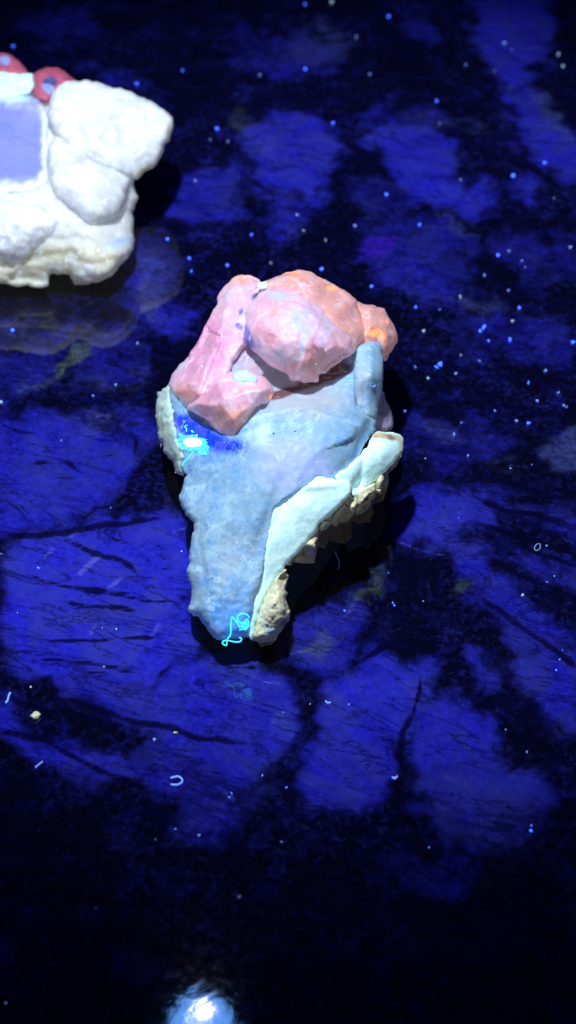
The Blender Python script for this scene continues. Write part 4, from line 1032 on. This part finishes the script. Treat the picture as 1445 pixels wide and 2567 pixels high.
# glints, stood in for by small icy chips added on the face
gl = [(595,1360,.022),(532,1320,.018),(794,1158,.018),(618,1120,.022),(582,1152,.02),(836,1107,.016),(508,918,.03),(535,914,.018),(793,912,.018),(756,885,.014),(935,815,.018),(655,1060,.018),(680,1052,.02),(690,1050,.014),(558,1372,.015),(456,1382,.02),(700,1262,.014),(603,1480,.014),(525,1500,.016),(730,1080,.010),(640,1190,.012),(590,1190,.014)]
for k, (x, y, s) in enumerate(gl):
    p = hit(x, y, 0.0)
    v, f = hull_chip(p, s, np.random.RandomState(100 + k), 8, (0.6, 1, .6))
    link_mesh("glint_chip", v, f, M_white, main, smooth=False)
dk = [(741,1082,.03),(688,1087,.035),(776,1222,.014),(766,1224,.012),(712,1280,.014),(710,1100,.016)]
M_black = glow_mat("dark_inclusion", (0, 0, 0), 0.0, (0.02, 0.03, 0.06))
for k, (x, y, s) in enumerate(dk):
    p = hit(x, y, 0.0)
    v, f = hull_chip(p, s, np.random.RandomState(140 + k), 8, (1, .5, .6))
    link_mesh("dark_speck", v, f, M_black, main, smooth=False)

# ---------------------------------------------------------------- dust grains on the counter
big = [(343,213,0,1.5),(421,602,0,1.3),(476,649,0,1.2),(482,683,0,1.3),(345,863,1,1.0),(395,987,1,1.0),(807,677,0,1.2),(631,590,0,1.0),(571,667,0,1.2),(970,490,0,1.3),(890,568,1,1.1),(816,604,2,.9),(761,580,2,1.0),(1052,565,0,1.1),(1287,443,0,1.4),(1366,410,0,1.2),(1095,255,0,1.1),(1155,453,1,1.0),(975,44,0,1.2),(832,8,2,1.6),
  (545,325,0,1.5),(527,352,1,.9),(572,356,1,.9),(1398,138,2,1.6),(1411,168,2,1.2),(765,12,0,1.0),(765,175,0,1.2),(893,95,1,1.2),(652,190,1,1.0),(457,178,0,1.0),(33,118,0,1.3),(33,831,0,1.4),(1248,642,0,1.2),(1276,632,1,1.1),(1308,655,1,.8),(1318,672,1,.9),(1430,622,1,1.0),(1214,692,1,1.0),(1275,729,1,1.0),(1152,747,2,1.4),(1042,772,0,1.1),(1104,778,1,1.0),(932,720,0,1.0),
  (1301,774,0,1.2),(1285,806,2,1.1),(1212,823,0,1.8),(1204,832,0,1.2),(1226,855,0,1.1),(1278,854,0,1.4),(1436,860,0,1.4),(1062,831,2,1.2),(1040,922,1,1.0),(1104,916,0,1.7),(1094,924,0,1.4),(1143,938,1,.9),(1073,950,2,.9),(1155,893,3,1.1),(1202,907,1,.9),(1367,932,1,1.2),(1323,961,0,1.2),(1400,987,1,1.1),(1347,1007,1,1.0),(1414,1018,1,.8),(1420,1021,1,.8),(1016,1032,1,.9),(1158,1062,1,1.0),(1138,1091,1,1.1),(1295,1057,1,1.0),(1325,1062,0,1.2),(1173,1143,1,.9),(1067,1150,2,.7),(1333,1166,1,.8),(1280,1175,2,.7),(1241,1031,1,.8),
  (835,310,0,1.3),(1103,312,1,1.0),(1264,110,1,1.3),(1284,127,1,1.0),(1168,165,1,1.1),(928,188,1,1.0),(490,455,1,.9),(1150,1300,1,.7),(1370,1369,1,1.0),(1371,1459,1,1.0),(1390,1445,1,.7),(989,1519,0,1.0),(985,1512,1,.8),(865,1532,0,1.1),(1061,1508,1,.8),(975,1436,0,.8),(1310,1493,2,1.3),(1403,1654,1,.9),(1394,1681,0,.9),(1410,1630,1,.7),(875,1767,1,.8),(777,1765,2,.7),(1321,1886,1,1.0),(1331,2083,0,1.3),(1332,2070,1,.7),(990,1950,1,.8),(718,1975,1,.9),(580,1990,0,1.0),(575,2000,1,1.0),(1268,1830,1,.7),
  (388,1855,1,1.4),(279,1274,1,.9),(97,1425,0,1.2),(45,1536,2,.8),(292,1578,2,.9),(261,1672,2,.8),(78,1723,2,.9),(258,1575,1,.8),(4,1010,2,1.2),(4,1390,1,1.0),(155,1106,1,.8),(234,994,1,.8),(291,966,1,.8),(440,2080,1,.9),(500,2095,1,1.0),(706,2110,1,.8),(1076,2125,1,.8),(390,2105,3,.8),(15,2515,1,.6),(240,2277,3,.6),(600,2250,3,1.4),(712,1787,1,1.0),(658,1945,1,.8),(745,540,2,.9),(680,662,3,1.2),(1390,500,3,1.2),(1240,180,3,1.2)]
protos = []
for k in range(6):
    v, f = hull_chip(np.zeros(3), 1.0, np.random.RandomState(200 + k), 9, (1, .8, .7))
    row = []
    for mi, m in enumerate(M_specks):
        me = bpy.data.meshes.new("dust_grain")
        me.from_pydata([tuple(np.array(a) * S) for a in v], [], f); me.materials.append(m)
        row.append(me)
    protos.append(row)
kinds = ["bright blue dust speck", "pale blue dust speck", "whitish dust speck", "dim grey dust speck"]
def where(x, y):
    """the landmark a speck lies next to"""
    spots = [(330, 215, "beside the top of the white mineral"), (35, 118, "behind the rose red crystals"), (560, 340, "left of the upper blue crystal"), (450, 640, "at the white mineral's right foot"),
             (340, 870, "between the white and pink minerals"), (30, 831, "in front of the white mineral"), (395, 985, "touching the pink mineral's pale left rim"), (760, 600, "just behind the pink mineral"), (640, 620, "behind the pink mineral's left knob"),
             (970, 480, "above the violet patch"), (900, 570, "left of the violet patch"), (1055, 560, "right of the violet patch"), (1160, 440, "on the long upper blue crystal"), (1330, 430, "below the blue band at upper right"), (1100, 255, "in the black gap at upper right"),
             (975, 44, "at the top edge right of centre"), (800, 10, "at the very top edge"), (765, 175, "in the dark area at top centre"), (1400, 150, "near the upper right corner"), (1270, 120, "on the blue band at upper right"), (490, 180, "right of the white mineral at the top"),
             (1270, 637, "on the dark right side above the pale streak"), (1320, 670, "near the right edge above the pale streak"), (1240, 720, "beside the pale streak"), (1050, 775, "right of the orange crystal"), (930, 715, "behind the orange crystal"), (1300, 790, "below the pale streak"), (1230, 840, "in the bright cluster at the right"), (1436, 860, "at the right edge level with the orange crystal"),
             (1060, 920, "in the black area beside the quartz prism"), (1160, 900, "in the faint blue square at the right"), (1340, 950, "on the black right side"), (1410, 1005, "at the right edge above the pale blue patch"), (1150, 1070, "right of the mauve piece"), (1310, 1060, "left of the pale blue patch"), (1070, 1150, "right of the crust arm"), (1290, 1170, "on the striped right side near the pale streaks"),
             (1150, 1290, "on the blue crystal right of the shadow"), (1375, 1440, "on the striped lower right side"), (980, 1515, "in the dark stone right of the shadow"), (865, 1532, "at the lower edge of the black shadow"), (1310, 1493, "in the striped right side's dark gap"), (1400, 1655, "on the lower blue band at the right edge"), (830, 1765, "on the blue crystal below the shadow"), (1300, 1860, "right of the big lower right crystal"),
             (1331, 2078, "at the big lower right crystal's foot"), (990, 1950, "beside the round blue crystal"), (718, 1960, "left of the round blue crystal"), (580, 1993, "near the dark gap below centre"), (388, 1855, "below the long dark crack"), (280, 1275, "above the black seam at the left"), (97, 1425, "on the bright cracked crystal's upper left"), (60, 1540, "on the bright cracked crystal's left side"), (275, 1590, "on the bright cracked crystal's middle"), (170, 1700, "at the bright cracked crystal's lower edge"),
             (4, 1010, "at the left edge in front of the white mineral"), (4, 1390, "at the left edge by the black seam"), (190, 1050, "on the dim blue crystal at the left"), (470, 2090, "in the dark foreground left of centre"), (706, 2110, "in the dark foreground at centre"), (1076, 2125, "in the dark foreground right of centre"), (300, 2300, "in the black foreground above the lamp's reflection"), (15, 2515, "in the lower left corner")]
    return min(spots, key=lambda q: (q[0] - x) ** 2 + (q[1] - y) ** 2)[2]
for k, (x, y, m, s) in enumerate(big):
    g = ground(x, y)
    o = bpy.data.objects.new("dust_grain", protos[k % 6][m])
    C.objects.link(o)
    r = 0.037 * s * (1.0 if y < 1150 else 0.66)
    o.scale = (r, r, r)
    o.rotation_euler = (0, 0, rng.uniform(0, 6))
    o.location = Vector(g + [0, 0, r * .6]) * S
    tag(o, kinds[m] + " " + where(x, y), "dust", "dust specks scattered over the counter")

# ---------------------------------------------------------------- the lamp mirrored at the bottom of the frame
mirror_lamp("lamp_face", 503, 2572, 2.0, 0.0014, (0.12, 0.36, 1.0), 26.5)
mirror_lamp("lamp_core", 514, 2532, 0.4, 0.00030, (0.9, 0.85, 1.0), 23.0)
